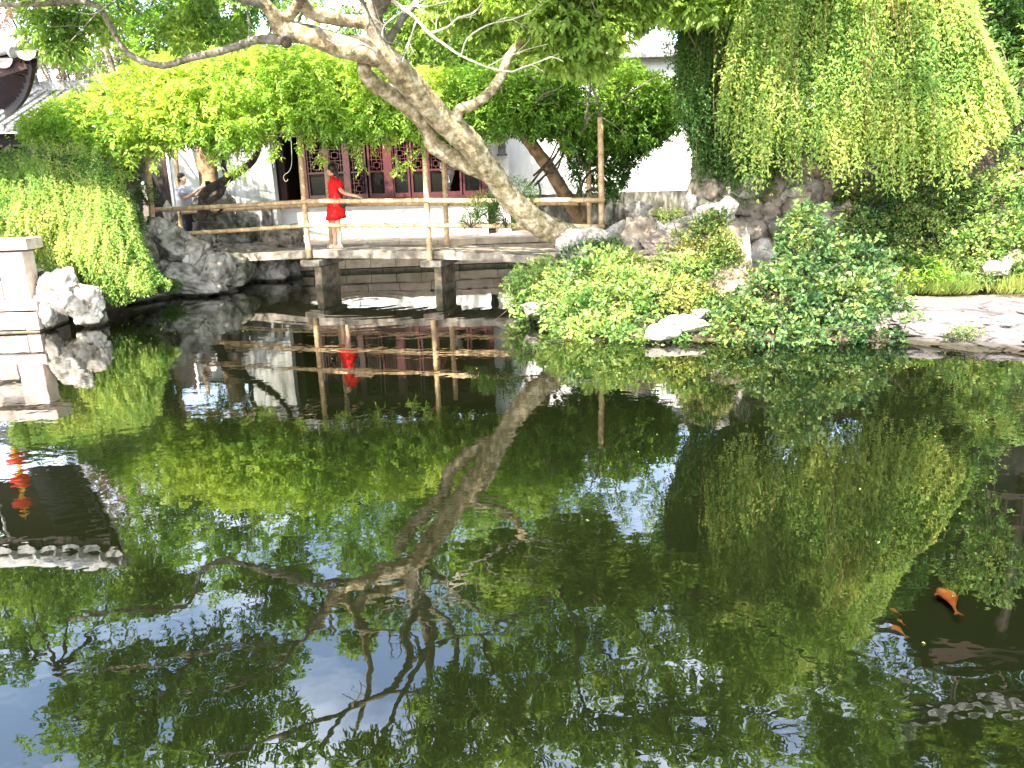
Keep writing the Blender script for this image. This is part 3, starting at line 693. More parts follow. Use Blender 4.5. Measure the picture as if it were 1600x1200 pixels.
# lit lower quay stones on the right
# ------------------------------------------------------------------ left house with tiled roof
HZ = P(60, 195, 17.5)
lh = empty('tiled_house', (P(40, 240, 17.8).x, 17.8, .4), 'low house with grey clay tile roof and dark beams at far left', 'building')
x1 = P(112, 205, 17.5).x; x0 = x1 - 5.5
ez = P(60, 197, 17.2).z
tiled_roof(lh, x0, x1, 17.2, ez, 19.6, ez + .95, M_tile, pitch=.21, r=.06)
MB().box(((x0 + x1) / 2, 19.62, ez + 1.03), (x1 - x0, .22, .2)).build('ridge', M_tile, lh)
MB().tube([(x1 - 1.7, 19.5, ez + 1.1), (x1 - 1.65, 19.5, ez + 1.32)], [.1, .04], 8).build('ridge_ornament', M_tile, lh)
MB().box(((x0 + x1) / 2, 17.5, ez - .22), (x1 - x0 - .1, .14, .22)).build('beam', M_dark, lh)
MB().box(((x0 + x1) / 2, 18.2, (ez - .3 + .4) / 2), (x1 - x0 - .4, .16, ez - .7)).build('wall', M_plaster, lh)
for px in (12, 65, 108):
    q = P(px, 230, 17.5); MB().box((q.x, 17.5, (ez - .3 + .4) / 2), (.13, .13, ez - .7)).build('column', M_dark, lh)
l = MB()
for px in (2, 22): q = P(px, 232, 17.9); l.box((q.x, 18.08, ez - .65), (.25, .06, .6))
l.build('window', M_dark, lh)
l = MB(); q0 = P(70, 225, 17.6).x; q1 = P(106, 225, 17.6).x
for k in range(6): l.box((q0 + (q1 - q0) * k / 5, 17.56, ez - .48), (.02, .03, .3))
for k in range(3): l.box(((q0 + q1) / 2, 17.56, ez - .36 - .12 * k), (q1 - q0, .034, .02))
l.build('fretwork', M_redd, lh)

# ------------------------------------------------------------------ near pavilion eave at left with lanterns
cx = P(58, 80, 12.0); 
pv = empty('corner_pavilion', (cx.x - 2.2, 12.6, 0), 'pavilion with upswept pale sunlit tile eave cutting into the top left corner', 'building')
def eave_roof(parent, corner, ux, along, depth, rise, mat, n=12, up=.55, board=M_tilered, cols=True, sgn=1):
    """curved eave from a lifted corner; ux: direction along the eave; inward direction = depth vector"""
    rows = n; V = []; Fq = []
    K = 14; J = 8
    for i in range(K + 1):
        s = i / K; lift = up * math.exp(-s * along / .9)
        for j in range(J + 1):
            t = j / J
            p = corner + ux * (s * along) * (1 - 0 * t) + depth * t + Vector((0, 0, lift * (1 - t * .6) - up + rise * t ** .8))
            V.append(p)
    for i in range(K):
        for j in range(J): a = i * (J + 1) + j; Fq.append([a, a + J + 1, a + J + 2, a + 1])
    mb = MB(); mb.v = V; mb.f = Fq; o = mb.build('roof', mat, parent, smooth=True)
    md = o.modifiers.new('t', 'SOLIDIFY'); md.thickness = .09; md.offset = -1
    mb = MB(); mb.v = [v - Vector((0, 0, .11 + .0)) for v in V]; mb.f = Fq; mb.build('soffit', M_redd, parent, smooth=True)
    step = along / rows
    for i in range(rows + 1):
        s = i / rows; lift = up * math.exp(-s * along / .9)
        pts = [corner + ux * (s * along) + depth * t + Vector((0, 0, lift * (1 - t * .6) - up + rise * t ** .8 + .02)) for t in np.linspace(0, 1, 9)]
        MB().tube(pts, .06, 8).build('tile_row', mat, parent, smooth=True)
        d0 = (pts[1] - pts[0]).normalized()
        MB().tube([pts[0] - d0 * .035, pts[0]], .085, 12).build('eave_end_tile', mat, parent)
        if i < rows:
            s2 = (i + .5) / rows; c = corner + ux * (s2 * along) + Vector((0, 0, up * math.exp(-s2 * along / .9) - up - .02)) - d0 * .02
            mb = MB(); K2 = 8
            for k in range(K2):
                a0 = math.pi * k / (K2 - 1); q = c + ux * (-math.cos(a0) * step * .42) + Vector((0, 0, -.13 * math.sin(a0)))
                mb.v += [q, q + d0 * .03]
            mb.f.append([2 * k for k in range(K2)]); mb.f.append([2 * k + 1 for k in range(K2)][::-1])
            for k in range(K2 - 1): mb.f.append([2 * k, 2 * k + 2, 2 * k + 3, 2 * k + 1])
            mb.build('drip_tile', mat, parent)
    mb = MB(); pa_ = [corner + ux * (s * along) + depth * .05 + Vector((0, 0, up * math.exp(-s * along / .9) - up - .17)) for s in np.linspace(0.02, 1, 10)]
    for a_, b_ in zip(pa_[:-1], pa_[1:]): mb.bar(a_, b_, .05, .22)
    mb.build('eave_board', board, parent)
    for i in range(rows):
        s = (i + .5) / rows; a_ = corner + ux * (s * along) + depth * .03 + Vector((0, 0, up * math.exp(-s * along / .9) - up - .14)); b_ = a_ + depth * .5 + Vector((0, 0, rise * .42))
        MB().bar(a_, b_, .07, .09).build('rafter', board, parent)
E1 = Vector((-.97, -.25, 0)).normalized(); E2 = Vector((-.60, .80, 0)).normalized(); HIP = (E1 + E2) * 1.5
eave_roof(pv, cx + Vector((0, 0, .1)), E1, 5.0, HIP, .6, M_tilew, n=16, up=.42, board=M_redd)
eave_roof(pv, cx + Vector((0.0, .03, .1)), E2, 4.0, HIP + Vector((0, 0, .01)), .6, M_tilew, n=12, up=.42, board=M_redd)
COLS = [cx + (E1 + E2) * 1.7, cx + (E1 + E2) * 1.7 + E1 * 3.2, cx + (E1 + E2) * 1.7 + E2 * 3.0]
for q in COLS: MB().tube([(q.x, q.y, .3), (q.x, q.y, cx.z - .1)], .11, 12).build('column', M_redd, pv, smooth=True)
MB().bar((COLS[1].x, COLS[1].y, 1.9), (COLS[1] + E2 * 3.2).to_tuple()[:2] + (1.9,), .12, 3.6).build('back_wall', M_dark, pv)
for q in COLS[1:]: MB().bar((COLS[0].x, COLS[0].y, cx.z - .3), (q.x, q.y, cx.z - .3), .09, .2).build('beam', M_redd, pv)
q = cx + (E1 + E2) * 2.4; MB().box((q.x, q.y, .28), (3.6, 3.6, .4), Matrix.Rotation(math.atan2(E1.y, E1.x), 3, 'Z')).build('floor', M_slab, pv)
MB().tube([cx + HIP + Vector((0, 0, .40)), cx + HIP * .6 + Vector((0, 0, .26)), cx + HIP * .3 + Vector((0, 0, .16)), cx + Vector((.02, 0, .12)), cx - (E1 + E2) * .08 + Vector((0, 0, .28))], [.12, .11, .1, .08, .05], 8).build('hip_ridge', M_tilew, pv, smooth=True)
top_z = cx.z - .4
for i, (px, py, lb) in enumerate(((25, 718, 'lowest'), (32, 751, 'middle'), (36, 789, 'topmost'))):
    c = PR(px, py, 12.3)
    ln = empty('red_lantern', c, f'{lb} of the three round red lanterns with yellow trim under the left pavilion eave', 'lantern', 'red lanterns under the pavilion eave')
    mb = MB(); K = 14
    for j in range(9):
        t = -1.25 + 2.5 * j / 8; rr = .15 * math.cos(t); zz = .11 * math.sin(t)
        for k in range(K * 2):
            a = math.pi * k / K; q = rr * (1 + (.04 if k % 2 else -.02)); mb.v.append(c + Vector((q * math.cos(a), q * math.sin(a), zz)))
    for j in range(8):
        for k in range(K * 2): o = j * K * 2; mb.f.append([o + k, o + (k + 1) % (K * 2), o + K * 2 + (k + 1) % (K * 2), o + K * 2 + k])
    mb.build('shade', M_lan, ln, smooth=True)
    MB().tube([c + Vector((0, 0, .10)), c + Vector((0, 0, .14))], .06, 12).build('cap', M_yel, ln)
    MB().tube([c - Vector((0, 0, .14)), c - Vector((0, 0, .10))], .06, 12).build('base_ring', M_yel, ln)
    MB().tube([c - Vector((0, 0, .24)), c - Vector((0, 0, .14))], [.03, .012], 8).build('tassel', M_yel, ln)
    MB().tube([c + Vector((0, 0, .14)), c + Vector((0, 0, .3))], .008, 5).build('cord', M_yel, ln)

# ------------------------------------------------------------------ hillside pavilion upper right
hp = empty('hillside_pavilion', PR(1460, 1000, 13), 'dark timber pavilion on the rise above the jasmine at the top right corner', 'building')
c0 = PR(1392, 1168, 12.6); c1 = PR(1660, 1045, 14.5)
fz = P(1580, 75, 13.0).z
kx = PR(1338, 1000, 13.2).x + .5
eave_roof(hp, c0, Vector((1, -.1, 0)).normalized(), 5.5, Vector((1.6, 2.2, 0)), 1.6, M_tile, n=20, up=1.1, board=M_dark)
for x, y in ((kx + 2.3, 13.3), (kx + 4.0, 13.1), (kx + 1.4, 16.0), (kx + 5.8, 13.0)):
    MB().tube([(x, y, fz - .9), (x, y, 7.3)], .10, 12).build('column', M_dkw, hp, smooth=True)
MB().box((kx + 3.6, 14.6, fz - .6), (6.4, 3.4, .5)).build('floor', M_dark, hp)
MB().bar((kx + .9, 13.15, fz + .18), (kx + 6.4, 12.9, fz + .18), .09, .12).build('rail', M_redd, hp)
MB().bar((kx + .9, 13.15, fz + .75), (kx + 6.4, 12.9, fz + .75), .07, .08).build('rail', M_redd, hp)
MB().bar((kx + .9, 13.15, 6.9), (kx + 6.4, 12.9, 6.9), .12, .25).build('beam', M_redd, hp)
for k in range(18): MB().bar((kx + 1 + k * .3, 13.13 - .013 * k, fz + .2), (kx + 1 + k * .3, 13.13 - .013 * k, fz + .74), .05, .03).build('baluster', M_dkw, hp)
MB().box((kx + 3.8, 16.1, fz + 1.9), (6.4, .1, 5.4)).build('back_wall', M_dark, hp)
MB().box((kx + 3.6, 14.6, 7.2), (5.6, 3.2, .1)).build('ceiling', M_dark, hp)

# ------------------------------------------------------------------ stone balustrade post and quay at left
D0 = 11.4
sp = empty('stone_balustrade', P(30, 500, D0), 'pale granite balustrade post with notched rail on its block base at the left edge', 'balustrade')
def fbox(name, x0, x1, y0, y1, d, dep, mat, back=0, bevel=.012):
    """front face from pixels at depth d, dep metres deep"""
    a = P(x0, y1, d); b = P(x1, y1, d); c = P(x1, y0, d); zc0 = (a.z + b.z) / 2
    return MB().box(((a.x + b.x) / 2, d + dep / 2, (zc0 + c.z) / 2), (abs(b.x - a.x), dep, abs(c.z - zc0))).build(name, mat, sp, bevel=bevel)
fbox('cap', -60, 43, 373, 392, D0 + .05, .42, M_post)
fbox('post', 8, 48, 393, 470, D0 + .12, .3, M_post)
fbox('post', -80, 6, 440, 470, D0 + .16, .25, M_post)
fbox('rail', -80, 14, 415, 434, D0 + .14, .22, M_post)
fbox('rail', -80, 7, 394, 414, D0 + .2, .2, M_post)
fbox('ledge', -80, 59, 470, 487, D0, .8, M_post)
for i, (x0, x1) in enumerate(((-90, -32), (-31, 40), (41, 62))): fbox('stone_block', x0, x1, 488, 516, D0 + .02 + (i % 2) * .006, .8, M_post, bevel=.006)
fbox('algae_course', -90, 64, 516.5, 526, D0 + .035, .8, M_algae)
fbox('footing', -90, 64, 526.5, 560, D0 + .03, .8, M_algae)
# terrace behind it
a = P(-90, 488, D0).x
MB().box((a - 2.6, D0 + .5, .1), (5, 1.2, .8)).build('stone_block', M_post, sp)

# ------------------------------------------------------------------ bridge
def near_d(px): return 15.3 + (px - 487) * (14.6 - 15.3) / (675 - 487)
br = empty('stone_bridge', P(580, 440, 15), 'low flat stone slab bridge on two squat piers crossing the pond', 'bridge')
def deckpt(px, py): return P(px, py, near_d(px) - .06)
ax = (P(675, 392, near_d(675)) - P(487, 392, near_d(487))); ax.z = 0; ax.normalize(); inn = Vector((-ax.y, ax.x, 0))
if inn.y < 0: inn = -inn
BW = 1.25
spans = [((346, 399), (486, 391.5)), ((487.5, 391.5), (674, 392.5)), ((675.5, 392.5), (868, 400))]
for (p0, p1) in spans:
    a = deckpt(*p0); b = deckpt(*p1); n = 2
    for k in range(n):
        o0 = inn * (BW * k / n); o1 = inn * (BW * (k + 1) / n - .012); dz = Vector((0, 0, -.145 + (0 if k else .0)))
        MB().hexa([a + o0 + dz, b + o0 + dz, b + o1 + dz, a + o1 + dz, a + o0, b + o0, b + o1, a + o1]).build('deck_slab', M_slab, br, bevel=.012)
for px, py, w in ((490, 404, 1), (678, 406, 1)):
    c = deckpt(px, py); c.z = deckpt(px, 392).z - .15
    u = ax; base = c + inn * .36
    Mx = Matrix((ax, inn, Vector((0, 0, 1)))).transposed()
    cap = MB().box(base + Vector((0, 0, -.075)) - ax * .02, (.40, .98, .12), Mx).build('pier_cap', M_slab, br, bevel=.015)
    MB().box(base + Vector((0, 0, -.15 - .45)) + ax * .06, (.14, .72, .9), Mx).build('pier', M_pier, br, bevel=.012)
    MB().box(base + Vector((0, 0, -base.z + .02)) + ax * .06, (.146, .726, .09), Mx).build('waterline_band', M_algae, br)
# shadow-side abutment under left slab
rock('abutment_rock', P(360, 425, 15.6), (.5, .5, .35), 77, M_rockd, br, sub=4)

# ------------------------------------------------------------------ bamboo pergola: posts, rails, roof poles
bp = empty('bamboo_pergola', P(580, 390, 15), 'bamboo pole pergola and handrail built along both sides of the bridge', 'pergola')
def bamboo(name, a, b, r, parent, nodes_n=None):
    a = Vector(a); b = Vector(b); L = (b - a).length; n = nodes_n or max(2, int(L / .34)); pts, rad = [], []
    t0 = random.uniform(0, .5)
    brk = sorted(min(.995, max(.005, (k + t0 + random.uniform(-.1, .1)) / n)) for k in range(n))
    ts = [0]
    for t in brk: ts += [t - .012 / L, t, t + .012 / L]
    ts = sorted(set([max(0, min(1, t)) for t in ts + [1]]))
    bend = noise.noise_vector(a * 3) * .015
    for t in ts:
        node = any(abs(t - q) < 1e-6 for q in brk)
        pts.append(a.lerp(b, t) + bend * math.sin(math.pi * t)); rad.append(r * (1.14 if node else 1) * (1 - .1 * t))
    o = MB().tube(pts, rad, 10).build(name, M_bamboo, parent, smooth=True)
    mb = MB(); d = (b - a).normalized()
    for t in brk:
        q = a.lerp(b, t) + bend * math.sin(math.pi * t); mb.tube([q - d * .004 + d * .012, q + d * .004 + d * .012], r * (1.15 - .1 * t), 10)
    r_o = mb.build('node_rings', M_bamnode, o); r_o['kind'] = 'stuff'
    return o
def postline(x0, y0, x1, y1, d, r=.053):       # bottom, top
    b = P(x0, y0, d); t = P(x1, y1, d); t = t + (t - b).normalized() * .12
    return bamboo('post', b, t, r, bp)
near_posts = [(243, 402, 230, 235), (483, 403, 466, 195), (672, 407, 663, 232), (940, 354, 938, 195)]
far_posts = [(284, 372, 274, 235), (519, 387, 505, 200), (699, 390, 693, 250), (922, 362, 918, 195)]
dn = [15.25, near_d(483) - .1, near_d(672) - .1, near_d(940)]
for q, d in zip(near_posts, dn): postline(*q, d)
for q, px in zip(far_posts, (285, 519, 699, 922)): postline(*q, 18.3 if px == 285 else near_d(px) + 1.1, .050)
def rail(pts, off, r=.046):
    Q = [P(x, y, near_d(x) + off) for x, y in pts]
    for a, b in zip(Q[:-1], Q[1:]): 
        e_ = (b - a).normalized() * .02; bamboo('rail', a - e_, b + e_, r, bp)
rail([(241, 328), (480, 315), (671, 313.5), (826, 313.5), (943, 313)], -.16)
rail([(276, 366), (480, 352.5), (671, 352.5), (826, 354.5), (943, 354)], -.16, .041)
rail([(286, 332), (512, 320), (698, 318), (915, 318)], 1.16, .040)
rail([(286, 366), (512, 352), (698, 351), (915, 352)], 1.16, .036)
for (x, y) in ((480, 315), (672, 313.5), (940, 313), (481, 352.5), (672, 352.5), (940, 354), (242, 328)):
    c = P(x, y, near_d(x) - .13); mb = MB()
    for k in (-.014, 0, .014): mb.tube([c + Vector((-.045, -.012, k - .02)), c + Vector((0, -.055, k)), c + Vector((.045, -.012, k + .02)), c + Vector((.03, .07, k)), c + Vector((-.03, .07, k)), c + Vector((-.045, -.012, k - .02))], .006, 5)
    o = mb.build('lashing', M_run, bp); o['kind'] = 'stuff'
for off in (-.05, 1.15):
    bamboo('roof_pole', P(215, 218, near_d(215) + off), P(560, 186, near_d(560) + off), .035, bp)
    bamboo('roof_pole', P(540, 178, near_d(540) + off), P(740, 152, near_d(740) + off), .035, bp)
for px in range(230, 700, 70):
    bamboo('cross_pole', P(px, 216 - (px - 230) * .05, near_d(px) - .2) + Vector((0, 0, .07)), P(px, 216 - (px - 230) * .05, near_d(px) - .2) + Vector((0, 0, .07)) + inn * 2.3, .022, bp)

# ------------------------------------------------------------------ people
def remesh_body(mb, name, mat, parent, voxel=.011):
    o = mb.build(name, mat, parent, smooth=True)
    md = o.modifiers.new('r', 'REMESH'); md.mode = 'VOXEL'; md.voxel_size = voxel; md.use_smooth_shade = True
    md = o.modifiers.new('s', 'SMOOTH'); md.iterations = 4; md.factor = .5
    return o
def limb(mb, pts, rad, n=10):
    p, r = smooth_path(pts, rad, 4); mb.tube(p, r, n)
    for q, rr in ((p[0], r[0]), (p[-1], r[-1])): mb.ball(q, rr, 10, 6)
def hand(mb, wrist, d, nrm, curl=.5, s=1.0):
    d = Vector(d).normalized(); nrm = Vector(nrm).normalized(); side = d.cross(nrm).normalized()
    Mh = Matrix((d, side, nrm)).transposed()
    mb.ball(wrist + d * .045 * s, (.05 * s, .038 * s, .017 * s), 10, 6, Mh)
    for k, (o, l) in enumerate(((-.028, .062), (-.010, .075), (.010, .07), (.027, .055))):
        a = wrist + d * .085 * s + side * o * s; d1 = (d - nrm * curl * .6).normalized(); d2 = (d - nrm * curl * 1.8).normalized()
        b = a + d1 * l * .55 * s; c = b + d2 * l * .5 * s; mb.tube([a - d * .03 * s, a, b, c], [.0095 * s, .009 * s, .0085 * s, .0065 * s], 7)
    a = wrist + d * .025 * s - side * .03 * s; b = a - side * .028 * s + d * .025 * s; mb.tube([a, b, b + d * .03 * s - nrm * .012], [.011 * s, .010 * s, .008 * s], 7)
def head(mb, c, f, s=1.0):
    """head at c looking along f"""
    f = Vector(f).normalized(); u = Vector((0, 0, 1)); u = (u - f * u.dot(f)).normalized(); l = u.cross(f); Mh = Matrix((f, l, u)).transposed()
    mb.ball(c, (.092 * s, .075 * s, .108 * s), 16, 12, Mh)
    mb.ball(c + f * .038 * s - u * .055 * s, (.05 * s, .05 * s, .06 * s), 12, 8, Mh)        # jaw
    mb.ball(c + f * .075 * s - u * .095 * s, (.018 * s, .02 * s, .016 * s), 8, 6, Mh)        # chin
    mb.tube([c + f * .088 * s + u * .02 * s, c + f * .108 * s - u * .028 * s], [.009 * s, .015 * s], 7)   # nose
    mb.ball(c + f * .108 * s - u * .026 * s, .013 * s, 8, 6)
    mb.ball(c + f * .085 * s - u * .062 * s, (.013 * s, .024 * s, .011 * s), 8, 6, Mh)       # lips
    for sg in (-1, 1): mb.ball(c + l * .076 * s * sg - u * .01 * s - f * .004, (.018 * s, .009 * s, .028 * s), 8, 6, Mh)
    return Mh
def eyes(c, f, parent, s=1.0):
    f = Vector(f).normalized(); u = Vector((0, 0, 1)); l = u.cross(f)
    for sg in (-1, 1):
        MB().ball(c + f * .084 * s + l * sg * .032 * s + u * .005, .0095 * s, 8, 6).build('eye', M_blk, parent, smooth=True)

# woman in red: faces left, near hand on the near rail behind her, far hand on the far post
wf = P(528, 388, near_d(528) + .48); deckz = wf.z; k = 1.0
W0 = Vector((wf.x, wf.y, wf.z))
wo_ = empty('person', W0, 'woman in a short red shirt dress on the bridge holding a bamboo post', 'person')
def w(x, y, z): return W0 + Vector((x, y, z))
hand_n = P(566, 311, near_d(566) - .14); hand_f = P(509, 284, near_d(509) + 1.05)
bd = MB()
limb(bd, [w(.03, 0, .82), w(.05, 0, .98), w(.06, 0, 1.14), w(.06, 0, 1.27)], [.125, .10, .115, .10])
bd.ball(w(.06, 0, 1.24), (.09, .165, .07)); bd.ball(w(.035, 0, .84), (.115, .145, .11))
limb(bd, [w(.05, 0, 1.29), w(.03, 0, 1.36), w(.02, 0, 1.41)], [.055, .046, .048])
hc = w(.005, .0, 1.475); head(bd, hc, (-1, .25, -.05))
limb(bd, [w(.05, -.075, .82), w(.06, -.08, .62), w(.055, -.08, .43), w(.075, -.085, .25), w(.06, -.085, .08)], [.085, .072, .052, .052, .032])
limb(bd, [w(.0, .085, .82), w(-.06, .09, .62), w(-.065, .09, .43), w(-.05, .09, .25), w(-.075, .09, .08)], [.085, .072, .052, .052, .032])
for fx, fy in ((.06, -.085), (-.075, .09)):
    bd.ball(w(fx - .055, fy, .035), (.11, .04, .032)); bd.ball(w(fx + .015, fy, .04), (.04, .034, .04))
ln_ = w(.12, -.165, 1.26); el = w(.235, -.27, 1.06); wr_ = hand_n + Vector((-.10, .02, .055))
limb(bd, [ln_, el, wr_], [.047, .038, .026]); hand(bd, wr_, hand_n - wr_ + Vector((.03, 0, .0)), (0, 0, 1), .5)
rf_ = w(.03, .165, 1.27); er = w(-.09, .28, 1.05); wr2 = hand_f + Vector((.07, -.02, -.10))
limb(bd, [rf_, er, wr2], [.047, .038, .026]); hand(bd, wr2, hand_f - wr2, (-.2, -1, .1), .6)
body = remesh_body(bd, 'body', M_skin, wo_)
eyes(hc, (-1, .25, -.05), body)
ds = MB()
ds.loft([(w(.02, 0, .545), .185, .215), (w(.022, 0, .64), .162, .197), (w(.035, 0, .80), .155, .185), (w(.05, 0, .95), .132, .158), (w(.055, 0, 1.03), .130, .150), (w(.06, 0, 1.15), .145, .168), (w(.06, 0, 1.24), .128, .180), (w(.06, 0, 1.30), .09, .13), (w(.045, 0, 1.335), .062, .068), (w(.036, 0, 1.37), .056, .058)], 24)
for v in ds.v:
    h = v.z - W0.z; v.x += (v.x - (W0.x + .045)) * (.10 if h < 1.28 else 0); v.x += .006 * math.sin(h * 60 + v.y * 30) * (1 if .7 < h < 1.2 else 0)
    if h < 1.0: v.x += .014 * math.sin(v.y * 40 + v.x * 25) * (1 - h) * 1.6; v.z += .03 * (v.y - W0.y) * 2 * (1 - h) + (.035 * max(0, (v.x - W0.x)) * 4 if h < .58 else 0)
dr = ds.build('dress', M_dress, wo_, smooth=True)
sl_ = MB(); 
for a, b in ((ln_, el), (rf_, er)):
    d = (b - a); sl_.tube([a - d * .12, a + d * .2, a + d * .62], [.066, .074, .078], 12)
sl_.build('sleeves', M_dress, dr, smooth=True)
hr = MB(); hr.ball(hc + Vector((.022, -.006, .022)), (.098, .086, .108), 16, 12); hr.ball(hc + Vector((.075, -.02, -.06)), (.05, .06, .085), 12, 8); limb(hr, [hc + Vector((.085, -.03, -.06)), hc + Vector((.11, -.035, -.16)), hc + Vector((.10, -.035, -.25))], [.04, .038, .02])
hr.build('hair', M_hair, wo_, smooth=True)
bg_ = MB(); bg_.box(w(.20, -.06, .86), (.10, .20, .17)); bag = bg_.build('shoulder_bag', M_blk, wo_, bevel=.02)
MB().tube([w(.07, -.135, 1.325), w(.10, -.185, 1.18), w(.15, -.17, 1.02), w(.19, -.12, .94)], .011, 6).tube([w(.05, -.135, 1.335), w(.12, -.07, 1.2), w(.19, 0, 1.0)], .009, 6).build('strap', M_blk, bag, smooth=True)
MB().tube([wr2 - (wr2 - er).normalized() * .03, wr2 + (wr2 - er).normalized() * .005 - (wr2 - er).normalized() * .01], .031, 10).build('wristwatch', M_blk, wo_)
shs = MB()
for fx, fy in ((.06, -.085), (-.075, .09)): shs.ball(w(fx - .05, fy, .014), (.125, .046, .016))
shs.build('sandals', M_shoe, wo_, smooth=True)

# man photographing: faces right, both hands up in front of his face
mf = P(299, 388, 17.5); M0 = Vector((mf.x, mf.y, mf.z - .02)); gz = M0.z
mo = empty('person', M0, 'man in a grey t-shirt and navy trousers raising a camera beside the dark branch', 'person')
def q_(x, y, z): return M0 + Vector((x, y, z))
bd = MB()
limb(bd, [q_(0, 0, .92), q_(.0, 0, 1.08), q_(-.01, 0, 1.24), q_(-.02, 0, 1.36)], [.14, .135, .135, .10])
bd.ball(q_(-.02, 0, 1.36), (.10, .19, .08)); limb(bd, [q_(-.02, 0, 1.40), q_(-.01, 0, 1.47), q_(0, 0, 1.52)], [.062, .056, .056])
mh = q_(.01, -.01, 1.60); head(bd, mh, (1, -.12, -.12), 1.02)
limb(bd, [q_(0, -.09, .92), q_(.02, -.1, .70), q_(.01, -.1, .48), q_(-.0, -.1, .28), q_(-.01, -.1, .09)], [.10, .085, .062, .058, .04])
limb(bd, [q_(0, .09, .92), q_(.05, .1, .70), q_(.06, .1, .48), q_(.05, .1, .28), q_(.03, .1, .09)], [.10, .085, .062, .058, .04])
hm = M0 + (P(321, 289, 17.3) - M0) / .93; hm2 = hm + Vector((.02, .14, .01))
sr = q_(-.03, -.2, 1.36); e1 = q_(.13, -.27, 1.17); e2 = q_(.16, .24, 1.2); sl2 = q_(-.02, .2, 1.36)
wa = hm + Vector((-.09, -.01, -.045)); wb2 = hm2 + Vector((-.09, .02, -.05))
limb(bd, [sr, e1, wa], [.052, .045, .03]); limb(bd, [sl2, e2, wb2], [.052, .045, .03])
hand(bd, wa, hm - wa, (.2, -1, 0), .7); hand(bd, wb2, hm2 - wb2, (.2, 1, 0), .7)
body = remesh_body(bd, 'body', M_skin, mo); eyes(mh, (1, -.12, -.12), body)
ts = MB(); ts.loft([(q_(.0, 0, .86), .155, .205), (q_(.0, 0, .98), .150, .195), (q_(-.01, 0, 1.15), .150, .195), (q_(-.015, 0, 1.28), .155, .205), (q_(-.02, 0, 1.37), .125, .205), (q_(-.02, 0, 1.43), .085, .13), (q_(-.015, 0, 1.455), .07, .075)], 24)
for v in ts.v: v.x += .01 * math.sin(v.z * 31 + v.y * 17)
te = ts.build('tshirt', M_tee, mo, smooth=True); sl_ = MB()
for a, b in ((sr, e1), (sl2, e2)): d = b - a; sl_.tube([a - d * .15, a + d * .3, a + d * .78], [.07, .078, .08], 12)
sl_.build('sleeves', M_tee, te, smooth=True)
tr = MB(); p, r = smooth_path([q_(0, -.09, .90), q_(.02, -.1, .70), q_(.01, -.1, .48), q_(0, -.1, .28), q_(-.01, -.1, .06)], [.115, .10, .085, .078, .072], 4); tr.tube(p, r, 14)
p, r = smooth_path([q_(0, .09, .90), q_(.05, .1, .70), q_(.06, .1, .48), q_(.05, .1, .28), q_(.03, .1, .06)], [.115, .10, .085, .078, .072], 4); tr.tube(p, r, 14)
tr.loft([(q_(0, 0, .80), .14, .19), (q_(0, 0, .92), .145, .19), (q_(0, 0, .99), .135, .18)], 20); tr.build('trousers', M_trou, mo, smooth=True)
hr = MB(); hr.ball(mh + Vector((-.018, 0, .035)), (.10, .086, .095), 16, 12); hr.ball(mh + Vector((-.04, 0, -.02)), (.06, .078, .07), 12, 8); hr.build('hair', M_hair, mo, smooth=True)
sh = MB()
for x, y in ((.02, -.1), (.06, .1)): sh.ball(q_(x, y, .035), (.14, .05, .045))
sh.build('shoes', M_blk, mo, smooth=True)
cm = empty('camera', M0, 'small black camera held up in the hands of the man', 'camera')
MB().box(hm + Vector((.035, .065, .035)), (.06, .17, .11)).build('camera_body', M_blk, cm, bevel=.008)
MB().tube([hm + Vector((.06, .065, .03)), hm + Vector((.12, .065, .03))], .033, 14).build('lens', M_blk, cm, smooth=True)

mo.scale = (.93,) * 3; cm.scale = (.93,) * 3
# ------------------------------------------------------------------ main leaning tree
def px_path(pts, n=5, wob=.02):
    """pts: (px,py,d,r) ; d<0 means a pixel of the mirror image"""
    Q = [P(x, y, d) if d > 0 else PR(x, y, -d) for x, y, d, r in pts]; return smooth_path(Q, [p[3] for p in pts], n, wob)
tree = empty('leaning_tree', P(880, 378, 12.5), 'old mottled tree leaning left from the island over the bridge and pond', 'tree')
def wood(name, pts, mat=M_bark, parent=tree, n=12, wob=.02, sub=6, rnd=.06):
    p, r = px_path(pts, sub, wob)
    if name in ('trunk', 'second_stem') and parent is tree: r = [q * 1.1 for q in r]
    o = MB().tube(p, r, n, True, rnd).build(name, mat, parent, smooth=True); return p, r
TR = .155
main_p, _ = wood('trunk', [(915, 384, 12.6, .2), (888, 372, 12.5, .19), (856, 357, 12.35, .175), (826, 338, 12.2, .165), (800, 313, 12.1, .155), (778, 283, 11.95, .15), (756, 255, 11.8, .15), (733, 225, 11.6, .16), (709, 202, 11.5, .165), (688, 185, 11.4, .15),
                 (660, 152, 11.2, .15), (630, 120, 11.0, .15), (600, 90, 10.8, .15), (575, 78, 10.7, .14), (540, 72, 10.65, .125), (500, 62, 10.6, .115), (462, 52, 10.6, .11), (438, 45, 10.6, .115)], n=18, sub=5, wob=.03)
wood('second_stem', [(765, 275, 11.95, .10), (738, 262, 11.9, .11), (705, 245, 11.8, .11), (678, 228, 11.7, .10), (668, 205, 11.65, .09), (655, 185, 11.5, .09), (625, 158, 11.4, .10), (595, 138, 11.2, .10), (574, 118, 11.0, .085), (568, 98, 10.9, .08)], n=14)
wood('limb', [(712, 190, 11.4, .09), (716, 175, 11.4, .075), (722, 168, 11.4, .07), (740, 162, 11.5, .07), (765, 145, 11.6, .07), (785, 118, 11.7, .065), (795, 90, 11.7, .06), (812, 65, 11.7, .055), (832, 38, 11.7, .045), (850, 8, 11.8, .035), (865, -40, 12, .025)], n=10)
